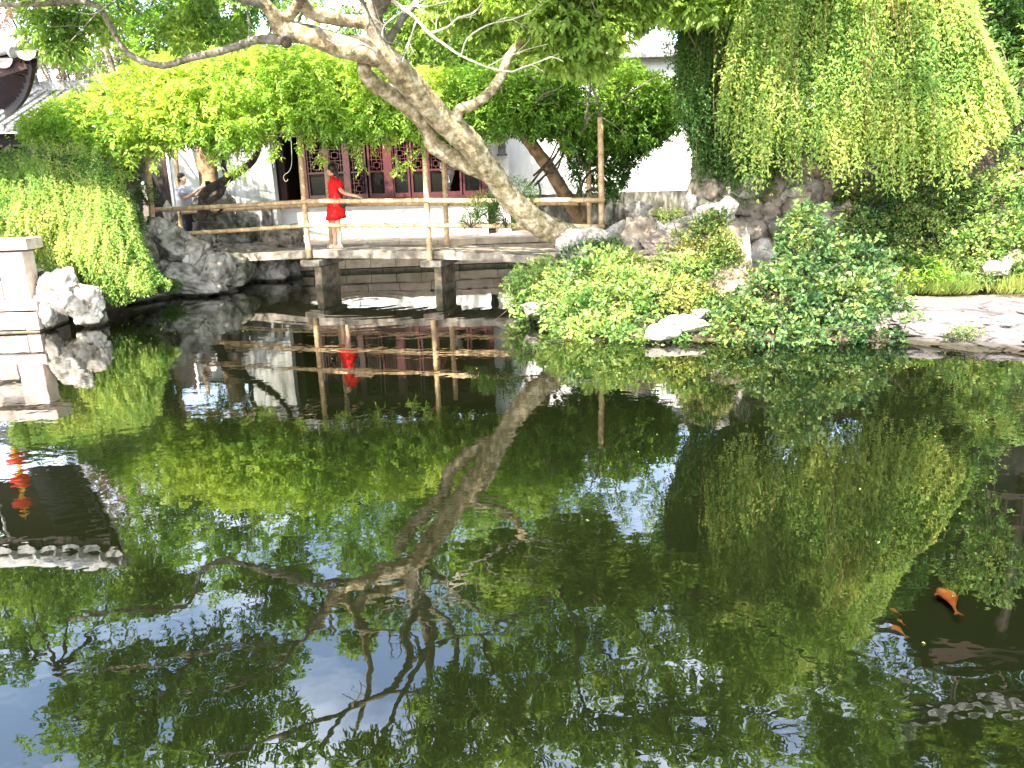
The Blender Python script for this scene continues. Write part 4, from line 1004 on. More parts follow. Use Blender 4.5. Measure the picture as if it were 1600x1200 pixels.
wood('limb', [(440, 48, 10.6, .11), (430, 28, 10.5, .09), (415, 8, 10.4, .07), (380, -25, 10.2, .055), (330, -60, 10.0, .04), (260, -95, 9.8, .025)], n=12)
wood('limb', [(436, 38, 10.6, .075), (455, 18, 10.5, .065), (468, -5, 10.3, .055), (480, -60, 10.0, .05), (470, -130, 9.5, .04), (430, -200, 9.0, .025)], n=10)
wood('limb', [(446, 62, 10.6, .07), (400, 64, 10.6, .05), (350, 78, 10.7, .045), (300, 92, 10.8, .045), (255, 102, 10.9, .042), (215, 92, 11.0, .04), (190, 72, 11.0, .038), (172, 40, 11.0, .036), (150, 10, 11.0, .036), (110, 2, 11.0, .034), (60, 5, 11.0, .03), (0, 8, 11.0, .028), (-80, 0, 11, .02)], mat=M_bark2, n=10)
wood('limb', [(470, -2, 10.4, .08), (480, 14, 10.5, .08), (505, 26, 10.6, .08), (535, 32, 10.7, .075), (562, 34, 10.8, .07), (590, 48, 10.9, .07), (600, 80, 10.85, .07)], n=12)
wood('limb', [(600, 90, 10.8, .12), (592, 60, 10.8, .12), (585, 25, 10.75, .11), (590, -20, 10.7, .09), (600, -80, 10.4, .075), (590, -150, 10.0, .06), (560, -230, 9.4, .04)], mat=M_bark2, n=12)
wood('limb', [(590, 20, 10.8, .07), (610, -10, 10.6, .06), (650, -60, 10.3, .05), (640, -140, 9.9, .04), (580, -210, 9.3, .03), (500, -260, 8.8, .02)], mat=M_bark2, n=8)
wood('limb', [(600, 75, 10.9, .05), (625, 35, 11.0, .045), (650, 5, 11.2, .04), (700, -60, 11.3, .03), (760, -140, 11.3, .02)], mat=M_bark2, n=8)
knot = P(447, 66, 10.45); MB().ball(knot, (.07, .05, .07), 12, 8).build('branch_stub', M_barkd, tree, smooth=True)
def twig(pts, rad, depth=2, spread=.5, mb=None, n=5):
    mb = mb if mb is not None else tw
    mb.tube(pts, rad, n, False)
    if depth <= 0: return
    for _ in range(3 if depth > 1 else 4):
        i = random.randint(1, len(pts) - 2) if len(pts) > 2 else 0
        d = (pts[i + 1] - pts[i]).normalized(); L = (pts[-1] - pts[0]).length * random.uniform(.25, .5)
        v = (d + Vector((random.uniform(-1, 1), random.uniform(-1, 1), random.uniform(-.8, .9))) * spread * 1.6).normalized()
        q = [pts[i]]; 
        for s in range(4): v = (v + Vector((random.uniform(-1, 1), random.uniform(-1, 1), random.uniform(-1, 1))) * .25).normalized(); q.append(q[-1] + v * L / 4)
        r0 = rad[i] * .55; twig(q, [r0 * (1 - .18 * k) for k in range(5)], depth - 1, spread, mb, n)
# overhead limbs, seen in the pond
over = []
for pts in (
    [(415, 8, 10.4, .06), (480, 975, -10.1, .045), (465, 1003, -9.8, .035), (350, 1012, -9.6, .028), (210, 1040, -9.6, .018), (90, 1050, -9.8, .008)],
    [(468, -5, 10.3, .055), (570, 985, -9.8, .04), (640, 990, -9.8, .03), (660, 1030, -9.4, .02)],
    [(590, -20, 10.7, .085), (632, 990, -10.0, .07), (640, 1030, -9.6, .055), (605, 1080, -9.0, .045), (540, 1110, -8.7, .035), (500, 1180, -8.2, .025)],
    [(590, -20, 10.7, .06), (680, 985, -9.9, .05), (655, 1040, -9.3, .04), (610, 1120, -8.6, .03), (560, 1195, -8, .02)],
    [(850, 8, 11.8, .045), (878, 925, -11.3, .04), (940, 935, -11.1, .035), (1010, 900, -11.6, .02)],
    [(878, 925, -11.3, .035), (900, 975, -10.6, .03), (905, 1060, -9.5, .025), (920, 1140, -8.8, .018)],
    [(640, 1035, -9.5, .03), (700, 1000, -9.8, .025), (760, 985, -10, .02), (830, 960, -10.2, .012)],
    [(466, 1000, -9.8, .035), (420, 1060, -9.2, .025), (300, 1080, -9.0, .018), (180, 1095, -9, .012)],
    [(540, 1110, -8.7, .03), (440, 1150, -8.2, .02), (330, 1185, -8, .012)],
    [(610, 1080, -9.0, .03), (700, 1090, -8.9, .022), (800, 1130, -8.6, .015)]):
    p, r = wood('limb', pts, M_bark2, n=8, wob=.05); over.append(p)
    sb = MB(); twig(p[2:], [q * .9 for q in r[2:]], 2, .8, sb, 5); sb.v and None; o = sb.build('side_branches', M_bark2, tree); o['kind'] = 'stuff'
# bare pale twigs
tw = MB()
for pts, r0 in (([(612, 0, 10.5), (650, 30, 10.6), (670, 52, 10.6), (700, 75, 10.7), (720, 88, 10.7), (760, 104, 10.8), (800, 112, 10.9)], .022),
                ([(670, 52, 10.6), (700, 42, 10.6), (716, 28, 10.6), (740, 20, 10.6), (755, 2, 10.6)], .014),
                ([(598, 62, 10.7), (600, 40, 10.6), (625, 20, 10.5), (655, 2, 10.5)], .012),
                ([(590, 80, 10.6), (560, 66, 10.5), (530, 72, 10.4), (510, 60, 10.4)], .009),
                ([(600, 40, 10.6), (560, 10, 10.5), (530, 5, 10.5), (500, -20, 10.4)], .009),
                ([(800, 112, 10.9), (840, 98, 11), (860, 90, 11), (880, 96, 11)], .010),
                ([(720, 88, 10.7), (730, 60, 10.7), (760, 40, 10.7), (800, 30, 10.8), (830, 20, 10.8)], .012)):
    Q, rr = smooth_path([P(*q) for q in pts], [r0 * (1 - .6 * i / len(pts)) for i in range(len(pts))], 3, .02)
    twig(Q, rr, 2, .55)
o = tw.build('bare_twigs', M_twig, tree); o['kind'] = 'stuff'

# overhead crown: blobs placed by where the pond mirrors them
blobs = []
for bx, by, rr in ((40, 905, 1.0), (110, 900, 1.1), (180, 915, 1.0), (230, 930, .7), (60, 960, .6), (560, 880, .5), (620, 840, .5),
                   (180, 1040, .7), (150, 1100, .6), (230, 1070, .8), (300, 1040, .7), (370, 1010, .7), (420, 1040, .6), (340, 1100, .8), (250, 1150, .7), (400, 1110, .6), (180, 1170, .5), (430, 1170, .55), (330, 1180, .6), (110, 1130, .5),
                   (450, 960, .45), (560, 940, .45), (650, 900, .4), (505, 970, .45), (470, 920, .45), (600, 965, .35), (560, 1010, .25), (700, 880, .6), (760, 910, .7), (830, 905, .8), (720, 960, .8), (790, 980, .9), (860, 960, .8), (930, 930, 1.0), (1000, 900, 1.0), (1070, 880, 1.1), (1150, 880, .9),
                   (880, 1040, .8), (820, 1070, .8), (960, 1030, .9), (1040, 980, .9), (1120, 960, .9), (1190, 960, .9), (1160, 1040, .7), (1090, 1050, .8), (1000, 1100, .7), (920, 1120, .7), (840, 1150, .7), (760, 1080, .7), (740, 1150, .7), (690, 1100, .5), (1080, 1130, .6), (1160, 1110, .6),
                   (560, 1190, .35), (640, 1180, .5), (1240, 900, .8), (1260, 980, .6), (1290, 1050, .6), (1330, 1120, .6), (1250, 1150, .55), (1330, 1190, .5), (460, 870, .5), (20, 1030, .5), (1000, 1180, .6), (1150, 1180, .5), (700, 1190, .5), (860, 1190, .5)):
    d = d_over(bx, by, 1.0 + rr * 1.1); blobs.append((PR(bx, by, d), rr, bx))
parts = []; partl = []; tb = MB()
limbpts = [q for p in over for q in p]
for c, rr, bx in blobs:
    n = int(620 * rr * rr + 120); C, u = blob_pts(n, c, (rr, rr, rr * .62))
    keep = clump(C, 1.7, 5.0) > -.22; C = C[keep]; u = u[keep]
    t0 = .42 + .5 * clump(C, .9) + (.15 if bx > 640 else 0)
    ax_ = u * .6 + rng.normal(0, .6, C.shape); ax_[:, 2] -= .25
    parts += sprays(C, ax_, 3, .035, .088, .034, t0, .14, .3, .75)
    # branches to the blob
    q0 = min(limbpts, key=lambda q: (q - c).length)
    mid = q0.lerp(c, .5) + Vector((random.uniform(-.3, .3), random.uniform(-.3, .3), random.uniform(-.1, .3)))
    Q, R2 = smooth_path([q0, mid, c], [.028, .018, .008], 4, .05); tb.tube(Q, R2, 5, False)
    for _ in range(int(6 * rr) + 2):
        v = Vector(rng.normal(0, 1, 3)).normalized() * rr * .8; v.z *= .6
        Q, R2 = smooth_path([c.lerp(mid, random.uniform(0, .6)), c + v * .5 + Vector((0, 0, .08)), c + v], [.010, .006, .003], 3, .04); tb.tube(Q, R2, 4, False)
foliage('crown', parts, M_can, tree)
o = tb.build('twigs', M_barkd, tree); o['kind'] = 'stuff'
# pale low crown at top centre right (in frame)
lt = []; tb = MB()
for px, py, d, rr in ((850, 30, 11.5, .35), (900, 40, 11.4, .42), (950, 40, 11.4, .35), (880, 80, 11.6, .33), (930, 95, 11.7, .25), (850, 75, 11.8, .25), (990, 20, 11.4, .25), (820, 0, 11.6, .4), (900, -10, 11.5, .5), (1010, -10, 11.3, .35), (1080, 2, 11.2, .25), (1110, 12, 11.1, .16), (1050, 15, 11.2, .16), (1140, 4, 11.1, .14), (960, -40, 11.4, .6), (760, -20, 11.8, .4), (700, 10, 12.2, .35), (760, 30, 12.3, .35)):
    c = P(px, py, d); C, u = blob_pts(int(900 * rr * rr + 40), c, (rr * 1.15, rr, rr * .8), .1)
    lt += sprays(C, u * .7 + rng.normal(0, .5, C.shape) - np.array([0, 0, .3]), 3, .035, .12, .052, .55 + .5 * clump(C, 1.5), .15, .3, .7)
    q0 = P(850, 8, 11.8); Q, R2 = smooth_path([q0, q0.lerp(c, .5) + Vector((0, 0, .15)), c], [.018, .012, .005], 4, .04); tb.tube(Q, R2, 5, False)
foliage('crown', lt, M_canl, tree)
o = tb.build('twigs', M_bark2, tree); o['kind'] = 'stuff'
# sprays along the left limb
lt = []
for px, py, d, rr in ((75, 45, 11.2, .35), (100, 70, 11.2, .25), (70, 15, 11.2, .25), (130, 20, 11.3, .25), (165, 40, 11.2, .2), (270, 40, 11.2, .22), (320, 30, 11.2, .25), (360, 50, 11.1, .16), (290, 65, 11, .15), (310, -10, 11, .25)):
    c = P(px, py, d); C, u = blob_pts(int(750 * rr * rr + 30), c, (rr * 1.2, rr, rr * .8), .1)
    lt += sprays(C, u * .7 + rng.normal(0, .5, C.shape) - np.array([0, 0, .4]), 3, .035, .095, .036, .45 + .5 * clump(C, 1.5), .15, .3, .7)
foliage('crown', lt, M_bgt, tree)

# second leaning trunk by the right wall
t2 = empty('ochre_trunk_tree', P(905, 350, 15.6), 'ochre barked tree leaning left behind the right bridge rail', 'tree')
wood('trunk', [(912, 352, 15.6, .14), (890, 318, 15.5, .13), (868, 280, 15.4, .125), (845, 245, 15.3, .12), (822, 212, 15.2, .12), (805, 180, 15.1, .11), (790, 140, 15.1, .09), (780, 95, 15.1, .07)], M_barko, t2, n=14)
wood('root_flare', [(915, 350, 15.5, .13), (905, 325, 15.55, .08), (898, 305, 15.5, .05)], M_barko, t2)
wood('limb', [(880, 355, 15.5, .09), (850, 338, 15.6, .07), (820, 318, 15.8, .05)], M_bark2, t2)
C = np.concatenate([blob_pts(900, P(x, y, d), r)[0] for x, y, d, r in ((790, 60, 16.5, 1.0), (850, 130, 15.4, .6), (720, 40, 17, 1.0), (660, 60, 17.5, 1.0), (840, 60, 16.5, .8), (640, 10, 17.5, 1.0), (760, 100, 16, .7))])
foliage('crown', sprays(C, rng.normal(0, 1, C.shape), 3, .045, .10, .04, .5 + .5 * clump(C, 1.0), .14), M_bgt, t2)
# dark old trunk at left (wisteria)
wt = empty('dark_vine_tree', P(325, 330, 16.2), 'gnarled dark trunk forking up to the pergola leaves beside the man', 'tree')
wood('trunk', [(316, 345, 16.4, .11), (318, 320, 16.4, .10), (322, 300, 16.4, .09), (345, 286, 16.4, .085), (372, 270, 16.3, .075), (395, 250, 16.2, .065), (405, 225, 16.1, .055), (415, 200, 16, .045)], M_barkd, wt)
wood('limb', [(322, 318, 16.3, .06), (345, 302, 16.3, .055), (352, 280, 16.2, .05), (349, 255, 16.2, .05), (352, 235, 16.2, .045), (365, 210, 16.1, .03)], M_barkd, wt)
wood('limb', [(349, 252, 16.2, .02), (338, 240, 16.2, .016), (333, 215, 16.2, .012)], M_barkd, wt)
wood('limb', [(318, 320, 16.35, .03), (335, 335, 16.3, .03), (352, 322, 16.3, .025)], M_barkd, wt)
mb = MB().tube([P(333, 255, 16.1), P(348, 262, 16.05), P(352, 268, 16.05)], .012, 5).tube([P(368, 240, 16.0), P(374, 262, 16.0), P(378, 272, 16.0)], .010, 5)
tag(mb.build('rope', M_rope), 'short pale rope lashed round the dark forked branch beside the man', 'rope')
ot = empty('sunlit_trunk_tree', P(325, 330, 20), 'thick sunlit orange-brown trunk behind the dark forked branch', 'tree')
wood('trunk', [(330, 345, 20.5, .26), (328, 300, 20.5, .24), (325, 260, 20.5, .24), (320, 220, 20.5, .26), (315, 170, 20.5, .2)], M_barko, ot)
MB().hexa([P(318, 258, 20.1), P(332, 258, 20.1), P(332, 258, 20.08), P(318, 258, 20.08), P(322, 300, 20.1), P(334, 300, 20.1), P(334, 300, 20.08), P(322, 300, 20.08)])
C = np.concatenate([blob_pts(700, P(x, y, 21), 1.0)[0] for x, y in ((300, 130), (350, 90), (260, 80))])
foliage('crown', sprays(C, rng.normal(0, 1, C.shape), 3, .05, .11, .045, .5 + .5 * clump(C, 1.0), .14), M_bgt, ot)
# tangled dark vine stems at right
vs_ = empty('vine_stems', P(880, 320, 14.8), 'tangle of bare dark wisteria stems climbing to the right end of the pergola', 'vine')
for pts in ([(822, 295, 14.9), (850, 262, 14.8), (885, 225, 14.7), (905, 195, 14.6)], [(835, 290, 14.9), (875, 250, 14.7), (900, 215, 14.6), (915, 190, 14.6)], [(833, 275, 14.9), (860, 245, 14.9), (880, 205, 14.7)],
            [(850, 265, 14.8), (866, 268, 14.8), (880, 240, 14.7), (890, 200, 14.7)], [(840, 282, 14.8), (842, 300, 14.8), (835, 320, 14.8)], [(868, 268, 14.8), (885, 290, 14.8), (905, 320, 14.8)], [(905, 320, 14.8), (915, 280, 14.7), (945, 250, 14.6), (952, 210, 14.6)],
            [(915, 300, 14.7), (935, 293, 14.6), (950, 292, 14.6)], [(890, 240, 14.7), (905, 250, 14.6), (912, 262, 14.6)], [(856, 262, 14.8), (905, 190, 14.6), (930, 170, 14.6)]):
    Q, R2 = smooth_path([P(*q) for q in pts], [.022, .02, .018, .015][:len(pts)], 5, .05)
    MB().tube(Q, R2, 6).build('stem', M_barkd, vs_, smooth=True)

# ------------------------------------------------------------------ pergola foliage
wv = empty('wisteria', P(600, 200, 15), 'bright yellow-green wisteria foliage covering the pergola over the bridge', 'vine')
top = [(40, 190), (80, 160), (130, 140), (180, 112), (240, 92), (300, 82), (360, 72), (450, 74), (520, 84), (600, 100), (680, 112), (740, 104), (800, 108), (870, 100), (930, 96), (985, 98), (1020, 118), (1066, 128)]
bot = [(40, 205), (80, 215), (130, 225), (180, 245), (240, 232), (300, 222), (360, 230), (400, 222), (430, 198), (480, 202), (540, 214), (600, 204), (680, 198), (740, 192), (800, 190), (860, 195), (900, 212), (960, 222), (1010, 208), (1066, 176)]
bot = [(a, b + (14 if a > 660 else 4)) for a, b in bot]
def thin(C, px, py, t, thr=-.12, sc=1.4, off=0):
    k = clump(C, sc, off); return (k > thr - .35 * np.minimum(1, np.minimum(t, 1 - t) * 4)) | (rng.uniform(0, 1, len(C)) < .25)
C, px, py, t = region(12500, top, bot, 13.9, 15.7)
k = thin(C, px, py, t, .02, 1.7) & ((px > 190) | (rng.uniform(0, 1, len(C)) < .45)); C = C[k]; px = px[k]; t = t[k]
edge = np.minimum(t, 1 - t)
ax_ = rng.normal(0, .55, C.shape) + np.array([0, -.55, 0]); ax_[:, 2] += np.where(t < .25, .35, -.15)
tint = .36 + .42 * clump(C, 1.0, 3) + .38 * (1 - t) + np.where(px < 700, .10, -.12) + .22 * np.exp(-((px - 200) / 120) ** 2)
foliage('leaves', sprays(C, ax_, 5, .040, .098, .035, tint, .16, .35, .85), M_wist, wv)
# inner leaves, their shade put into a darker leaf colour
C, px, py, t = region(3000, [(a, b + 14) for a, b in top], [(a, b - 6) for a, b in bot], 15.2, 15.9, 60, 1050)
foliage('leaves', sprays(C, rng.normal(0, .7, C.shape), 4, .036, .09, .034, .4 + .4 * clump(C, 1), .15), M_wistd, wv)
# drooping sprigs and tendrils
tm = MB(); C = []; A = []
for px, py, L in [(495, 205, 20), (555, 222, 45), (620, 205, 22), (585, 210, 30), (425, 215, 30), (436, 230, 20), (700, 205, 26), (650, 205, 35), (120, 215, 20), (190, 235, 45), (250, 235, 30), (205, 250, 30), (365, 225, 55), (372, 250, 20), (470, 215, 14), (760, 200, 20), (345, 225, 30), (880, 215, 30), (1010, 200, 14), (640, 235, 22), (618, 250, 30), (505, 235, 16)]:
    a = P(px, py - 10, 14.4); b = P(px + random.uniform(-12, 12), py + L, 14.3 + random.uniform(-.1, .1))
    Q, R2 = smooth_path([a, a.lerp(b, .5) + Vector((random.uniform(-.06, .06), 0, 0)), b], [.006, .005, .003], 4)
    tm.tube(Q, R2, 4, False)
    for s in range(5 + L // 5): C.append(list(a.lerp(b, random.uniform(.1, 1)))); A.append([random.uniform(-1, 1), random.uniform(-1, .3), random.uniform(-1.0, .1)])
for pts in ([(340, 200), (420, 212), (470, 214)], [(455, 205), (455, 260), (443, 275), (446, 284), (450, 280)], [(425, 225), (425, 245), (428, 262)], [(460, 210), (475, 222), (480, 228)], [(510, 220), (516, 200), (520, 188)], [(250, 240), (245, 262), (238, 270)], [(640, 255), (655, 240), (660, 220)], [(620, 215), (619, 250), (620, 275)], [(80, 215), (110, 222), (128, 232)], [(960, 205), (1010, 210), (1056, 200)]):
    Q, R2 = smooth_path([P(x, y, 14.2) for x, y in pts], [.005] * len(pts), 5, .01); tm.tube(Q, R2, 5, False)
C = np.array(C); foliage('leaves', sprays(C, np.array(A), 4, .034, .078, .03, np.full(len(C), .75), .15), M_wist, wv)
o = tm.build('tendrils', M_tend, wv); o['kind'] = 'stuff'
st = MB()
for k_ in range(26):
    x = 120 + k_ * 34 + random.uniform(-14, 14); y = float(interp(x, top)) ; yb = float(interp(x, bot))
    a = P(x, yb - 14, near_d(x) + .6); b = P(x + random.uniform(-50, 50), (y + yb) / 2, near_d(x) + random.uniform(-.6, .8)); c = P(x + random.uniform(-90, 90), y + random.uniform(0, 20), near_d(x) + random.uniform(-.9, .6))
    Q, R2 = smooth_path([a, b, c], [.028, .018, .007], 6, .10); twig(Q, R2, 1, .8, st, 5)
o = st.build('stems', M_bark2, wv); o['kind'] = 'stuff'
# right dark drooping mass
C, px, py, t = region(2600, [(820, 175), (870, 150), (930, 150), (990, 165), (1040, 185)], [(820, 205), (870, 205), (905, 300), (950, 320), (990, 262), (1005, 235), (1040, 195)], 14.6, 16.0)
k = thin(C, px, py, t, -.1); C = C[k]
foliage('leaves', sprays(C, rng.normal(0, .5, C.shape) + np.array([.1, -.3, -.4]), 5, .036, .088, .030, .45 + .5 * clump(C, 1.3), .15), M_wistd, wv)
# violet flowers hanging
fl = []
C = np.array([list(P(x + random.uniform(-9, 9), y + random.uniform(-18, 18), 12.6)) for x, y in [(850, 60)] * 60 + [(868, 70)] * 50 + [(855, 90)] * 30])
o = foliage('wisteria_blossom', scatter(C, 4, .03, .04, .03, np.full(len(C), .5), .3), M_purp, wv)

# ------------------------------------------------------------------ hanging jasmine curtains
def curtain(name, root, mat, n, top, bot, dtop, dmid, dbot, L=.034, Wd=.014, seg=26, x0=None, x1=None, tb=(.5, .4), lean=0, depth=.45, fan=None, stem=True, step=.045):
    """strands that start behind the top edge, arch forward and hang down"""
    parts = []; xa = x0 if x0 is not None else top[0][0]; xb = x1 if x1 is not None else top[-1][0]
    nc = max(6, n // 34); cc = rng.uniform(xa, xb, nc); cv = rng.uniform(-.1, .72, nc); cdep = rng.uniform(0, depth * .9, nc); ci = rng.integers(0, nc, n)
    px = cc[ci] + rng.normal(0, 11, n); ev = rng.uniform(0, 1, n) < .62; px[ev] = rng.uniform(xa, xb, ev.sum())
    ty = interp(px, top); by = interp(px, bot)
    v0 = np.where(ev, rng.uniform(-.05, .72, n), cv[ci] + rng.normal(0, .05, n)); ln = rng.uniform(.22, .50, n); v1 = np.minimum(v0 + ln, 1.03 + rng.uniform(-.12, .03, n))
    back = cdep[ci] + rng.normal(0, .07, n); hue = rng.normal(0, .10, n) + rng.normal(0, .16, nc)[ci]
    C0 = []; D0_ = []; T0 = []
    ss = np.linspace(0, 1, seg)
    prev = None; cols = []
    for s in ss:
        v = v0 + (v1 - v0) * s
        x = px + (fan(px, v) if fan is not None else 0) + lean * s * 10 + 3 * np.sin(s * 5 + px)
        y = ty + (by - ty) * v
        d = np.where(v < .5, dtop + (dmid - dtop) * (v / .5), dmid + (dbot - dmid) * ((v - .5) / .5)) + back - .22 * np.sin(np.pi * np.clip(s, 0, 1))
        cols.append(Pn(x, y, d))
    rel = np.array([[noise.noise(Vector((float(x_) * .018, float(v_) * 3.2, .5))) for v_ in (va + (vb - va) * ss)] for x_, va, vb in zip(px, v0, v1)])
    cols = np.stack(cols, 1); cols[..., 1] += rel * .35                       # n, seg, 3
    dirs = np.gradient(cols, axis=1)
    A = cols.reshape(-1, 3) + rng.normal(0, .012, (n * seg, 3)); Dv = unit(dirs.reshape(-1, 3) + 1e-6)
    tn = np.repeat(hue, seg) + tb[0] + tb[1] * clump(A[::1], 1.1, 9)
    for k in range(3):
        rd = rng.normal(0, 1, A.shape); rd[:, 1] -= .5; d = unit(Dv * .55 + unit(rd) * .85 + np.array([0, 0, -.15]))
        nr = rng.normal(0, .5, A.shape) + np.array([-.2, -.8, .8])
        parts.append(leaves(A + rng.normal(0, .010, A.shape), d, unit(nr), L * np.exp(rng.normal(0, .28, len(A))), Wd * rng.uniform(.75, 1.3, len(A)), tn + rng.normal(0, .15, len(A))))
    foliage('leaves', parts, mat, root)
    if stem:
        # thin stems as flat three sided tubes for a share of strands
        mb = MB()
        for i in range(0, n, 9):
            mb.tube([Vector(c) for c in cols[i][::5]], .0035, 3, False)
        for _ in range(n // 170):                       # old bare runners arching over the mass
            i = rng.integers(0, n); q = [Vector(c) + Vector((.12 * math.sin(j * 1.1 + i), -.04 + .07 * math.sin(j * 1.7), .03)) for j, c in enumerate(cols[i][::4])]
            mb.tube(q, .006, 4, False)
        o = mb.build('stems', M_run, root); o['kind'] = 'stuff'
rj = empty('hanging_jasmine', P(1320, 250, 11.3), 'huge sunlit curtain of trailing jasmine hanging over the rock wall at right', 'climbing plant')
fanR = lambda px, v: (px - 1340) * .42 * (np.clip(v, 0, 1) - 1) + 0
topR = [(1085, -330), (1150, -360), (1300, -380), (1400, -360), (1500, -300), (1540, -230), (1580, -60), (1610, 50), (1660, 110)]
botR = [(1085, 120), (1120, 150), (1140, 230), (1160, 262), (1190, 286), (1215, 236), (1250, 276), (1280, 245), (1330, 272), (1365, 250), (1395, 292), (1440, 266), (1490, 284), (1530, 225), (1560, 205), (1600, 190), (1660, 190)]
curtain('leaves', rj, M_jas, 4300, topR, botR, 12.6, 11.2, 10.9, x0=1125, x1=1600, tb=(.64, .40), L=.047, Wd=.021, seg=25, fan=fanR)
dj = empty('dark_trailing_creeper', P(1120, 220, 12), 'darker green fine creeper trailing at the left edge of the sunlit jasmine curtain', 'climbing plant')
curtain('leaves', dj, M_jasd, 2600, [(1062, -20), (1090, -200), (1200, -300), (1260, -300)], [(1062, 200), (1085, 262), (1120, 275), (1150, 290), (1200, 290), (1260, 250)], 12.6, 11.9, 11.9, x0=1064, x1=1230, tb=(.5, .45), L=.045, Wd=.017, seg=24)
lj = empty('trailing_jasmine', P(130, 400, 12.2), 'mound of trailing jasmine spilling over rocks beside the stone balustrade post', 'climbing plant')
topL = [(-60, 236), (0, 238), (60, 240), (110, 240), (150, 250), (185, 280), (205, 310), (225, 370), (240, 420)]
botL = [(-60, 372), (0, 376), (40, 395), (60, 430), (90, 445), (110, 448), (130, 462), (160, 468), (185, 466), (205, 460), (225, 455), (240, 455)]
curtain('leaves', lj, M_jas, 2500, topL, botL, 13.6, 12.3, 12.0, x0=-50, x1=238, tb=(.55, .4), L=.043, Wd=.018, seg=22, lean=.6)
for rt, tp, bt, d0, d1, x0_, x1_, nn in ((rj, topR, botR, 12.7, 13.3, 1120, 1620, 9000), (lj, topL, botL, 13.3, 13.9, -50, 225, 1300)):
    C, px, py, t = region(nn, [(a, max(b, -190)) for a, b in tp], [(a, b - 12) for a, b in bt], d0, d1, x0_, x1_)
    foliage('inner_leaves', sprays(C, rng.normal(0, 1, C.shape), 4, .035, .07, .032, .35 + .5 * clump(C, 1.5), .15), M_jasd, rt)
# ------------------------------------------------------------------ shrubs and ground plants
def shrub(name, label, cat, blist, mat, L, Wd, dens=1.0, tint=.45, up=.6, stems=True, spray=True, group=None):
    base = P(blist[0][0], blist[0][1], blist[0][2]); base.z = 0.3
    e = empty(name, base, label, cat, group); parts = []; st = MB()
    for px, py, d, rx, ry in blist:
        c = P(px, py, d); s = d / F; r = (rx * s, max(rx, ry) * s * .8, ry * s)
        area = 4 * math.pi * ((r[0] * r[1] + r[0] * r[2] + r[1] * r[2]) / 3); n = int(dens * area / (L * Wd * .55) / 4.2) + 12
        C, u = blob_pts(n, c, r, .45); k = clump(C, 5.0, 2) > -.17; C = C[k]; u = u[k]
        u = u + np.array([0, -.15, .35])
        parts += scatter(C, 5, .028, L, Wd, tint + .6 * clump(C, 2.5, 7), .22, up, unit(u))
        if L > .035 and dens > .5:
            U = unit(rng.normal(0, 1, (int(n / 14) + 4, 3)) + np.array([0, 0, .5])); B0 = np.array(c)[None] + U * np.array(r)[None] * rng.uniform(.9, 1.12, (len(U), 1))
            parts += sprays(B0, U + np.array([0, 0, .3]), 3, L * .55, L, Wd, np.full(len(U), tint + .25), .2, .25, .8)
        for _ in range(7):
            v = Vector(rng.normal(0, .75, 3)); v = Vector((v.x * r[0], v.y * r[1], v.z * r[2]))
            st.tube([c - Vector((0, 0, r[2])) , c + v * .5, c + v], [.012, .008, .004], 4, False)
    foliage('leaves', parts, mat, e); o = st.build('stems', M_barkd, e); o['kind'] = 'stuff'
    return e
shrub('island_shrub', 'light green spreading shrub over the water in the middle of the island', 'shrub',
      [(930, 445, 10.9, 70, 52), (975, 480, 10.4, 75, 60), (905, 500, 10.3, 50, 50), (950, 525, 9.9, 75, 34), (1020, 480, 10.4, 50, 45), (1010, 535, 9.7, 60, 24), (880, 470, 10.9, 45, 42), (960, 415, 11.3, 45, 24), (1075, 450, 10.5, 40, 42), (1055, 535, 9.6, 40, 20), (900, 530, 10.0, 40, 24)], M_shl, .062, .031, 1.0, .5)
shrub('waterside_bush', 'small rounded bush at the left tip of the island beside the bridge', 'shrub',
      [(840, 445, 11.6, 46, 34), (815, 465, 11.5, 26, 26), (865, 420, 11.8, 30, 22), (830, 485, 11.3, 24, 14)], M_shl, .055, .028, 1.0, .42)
shrub('glossy_shrub', 'large dark glossy-leaved shrub leaning over the water on the right of the island', 'shrub',
      [(1258, 350, 10.0, 30, 30), (1262, 380, 10.0, 50, 50), (1262, 425, 9.9, 66, 50), (1230, 470, 9.7, 80, 46), (1310, 470, 9.7, 80, 46), (1370, 480, 9.7, 50, 50), (1345, 425, 10.1, 60, 50), (1150, 505, 9.6, 50, 38), (1200, 520, 9.4, 80, 34), (1290, 525, 9.3, 80, 32), (1370, 525, 9.3, 55, 32), (1415, 520, 9.3, 26, 24), (1130, 530, 9.5, 40, 22)], M_shr, .066, .036, 1.0, .5)
shrub('ivy', 'ivy with rusty young leaves climbing the white-topped standing rock', 'climbing plant',
      [(1108, 362, 10.6, 28, 30), (1125, 345, 10.7, 16, 16), (1112, 405, 10.5, 38, 38), (1135, 440, 10.4, 46, 34), (1085, 400, 10.7, 30, 26), (1150, 455, 10.3, 34, 26), (1120, 480, 10.1, 40, 24), (1095, 395, 10.6, 28, 34), (1132, 405, 10.4, 24, 40)], M_ivy, .036, .024, 1.5, .42)
shrub('yellow_green_shrub', 'yellow-green fine shrub at the foot of the ivy rock', 'shrub', [(1075, 425, 10.4, 46, 26), (1020, 425, 11.0, 34, 16), (985, 412, 11.2, 26, 16), (1062, 402, 10.9, 26, 16), (1045, 385, 11.3, 16, 9), (1055, 455, 10.3, 40, 26), (1095, 470, 10.2, 34, 22)], M_shl, .055, .022, .9, .7)
shrub('dark_low_bush', 'small dark bush beside the white rocks at the foot of the leaning trunk', 'shrub', [(920, 395, 11.8, 34, 16), (895, 402, 11.7, 24, 14), (955, 385, 11.8, 20, 12)], M_shr, .04, .022, .9, .4)
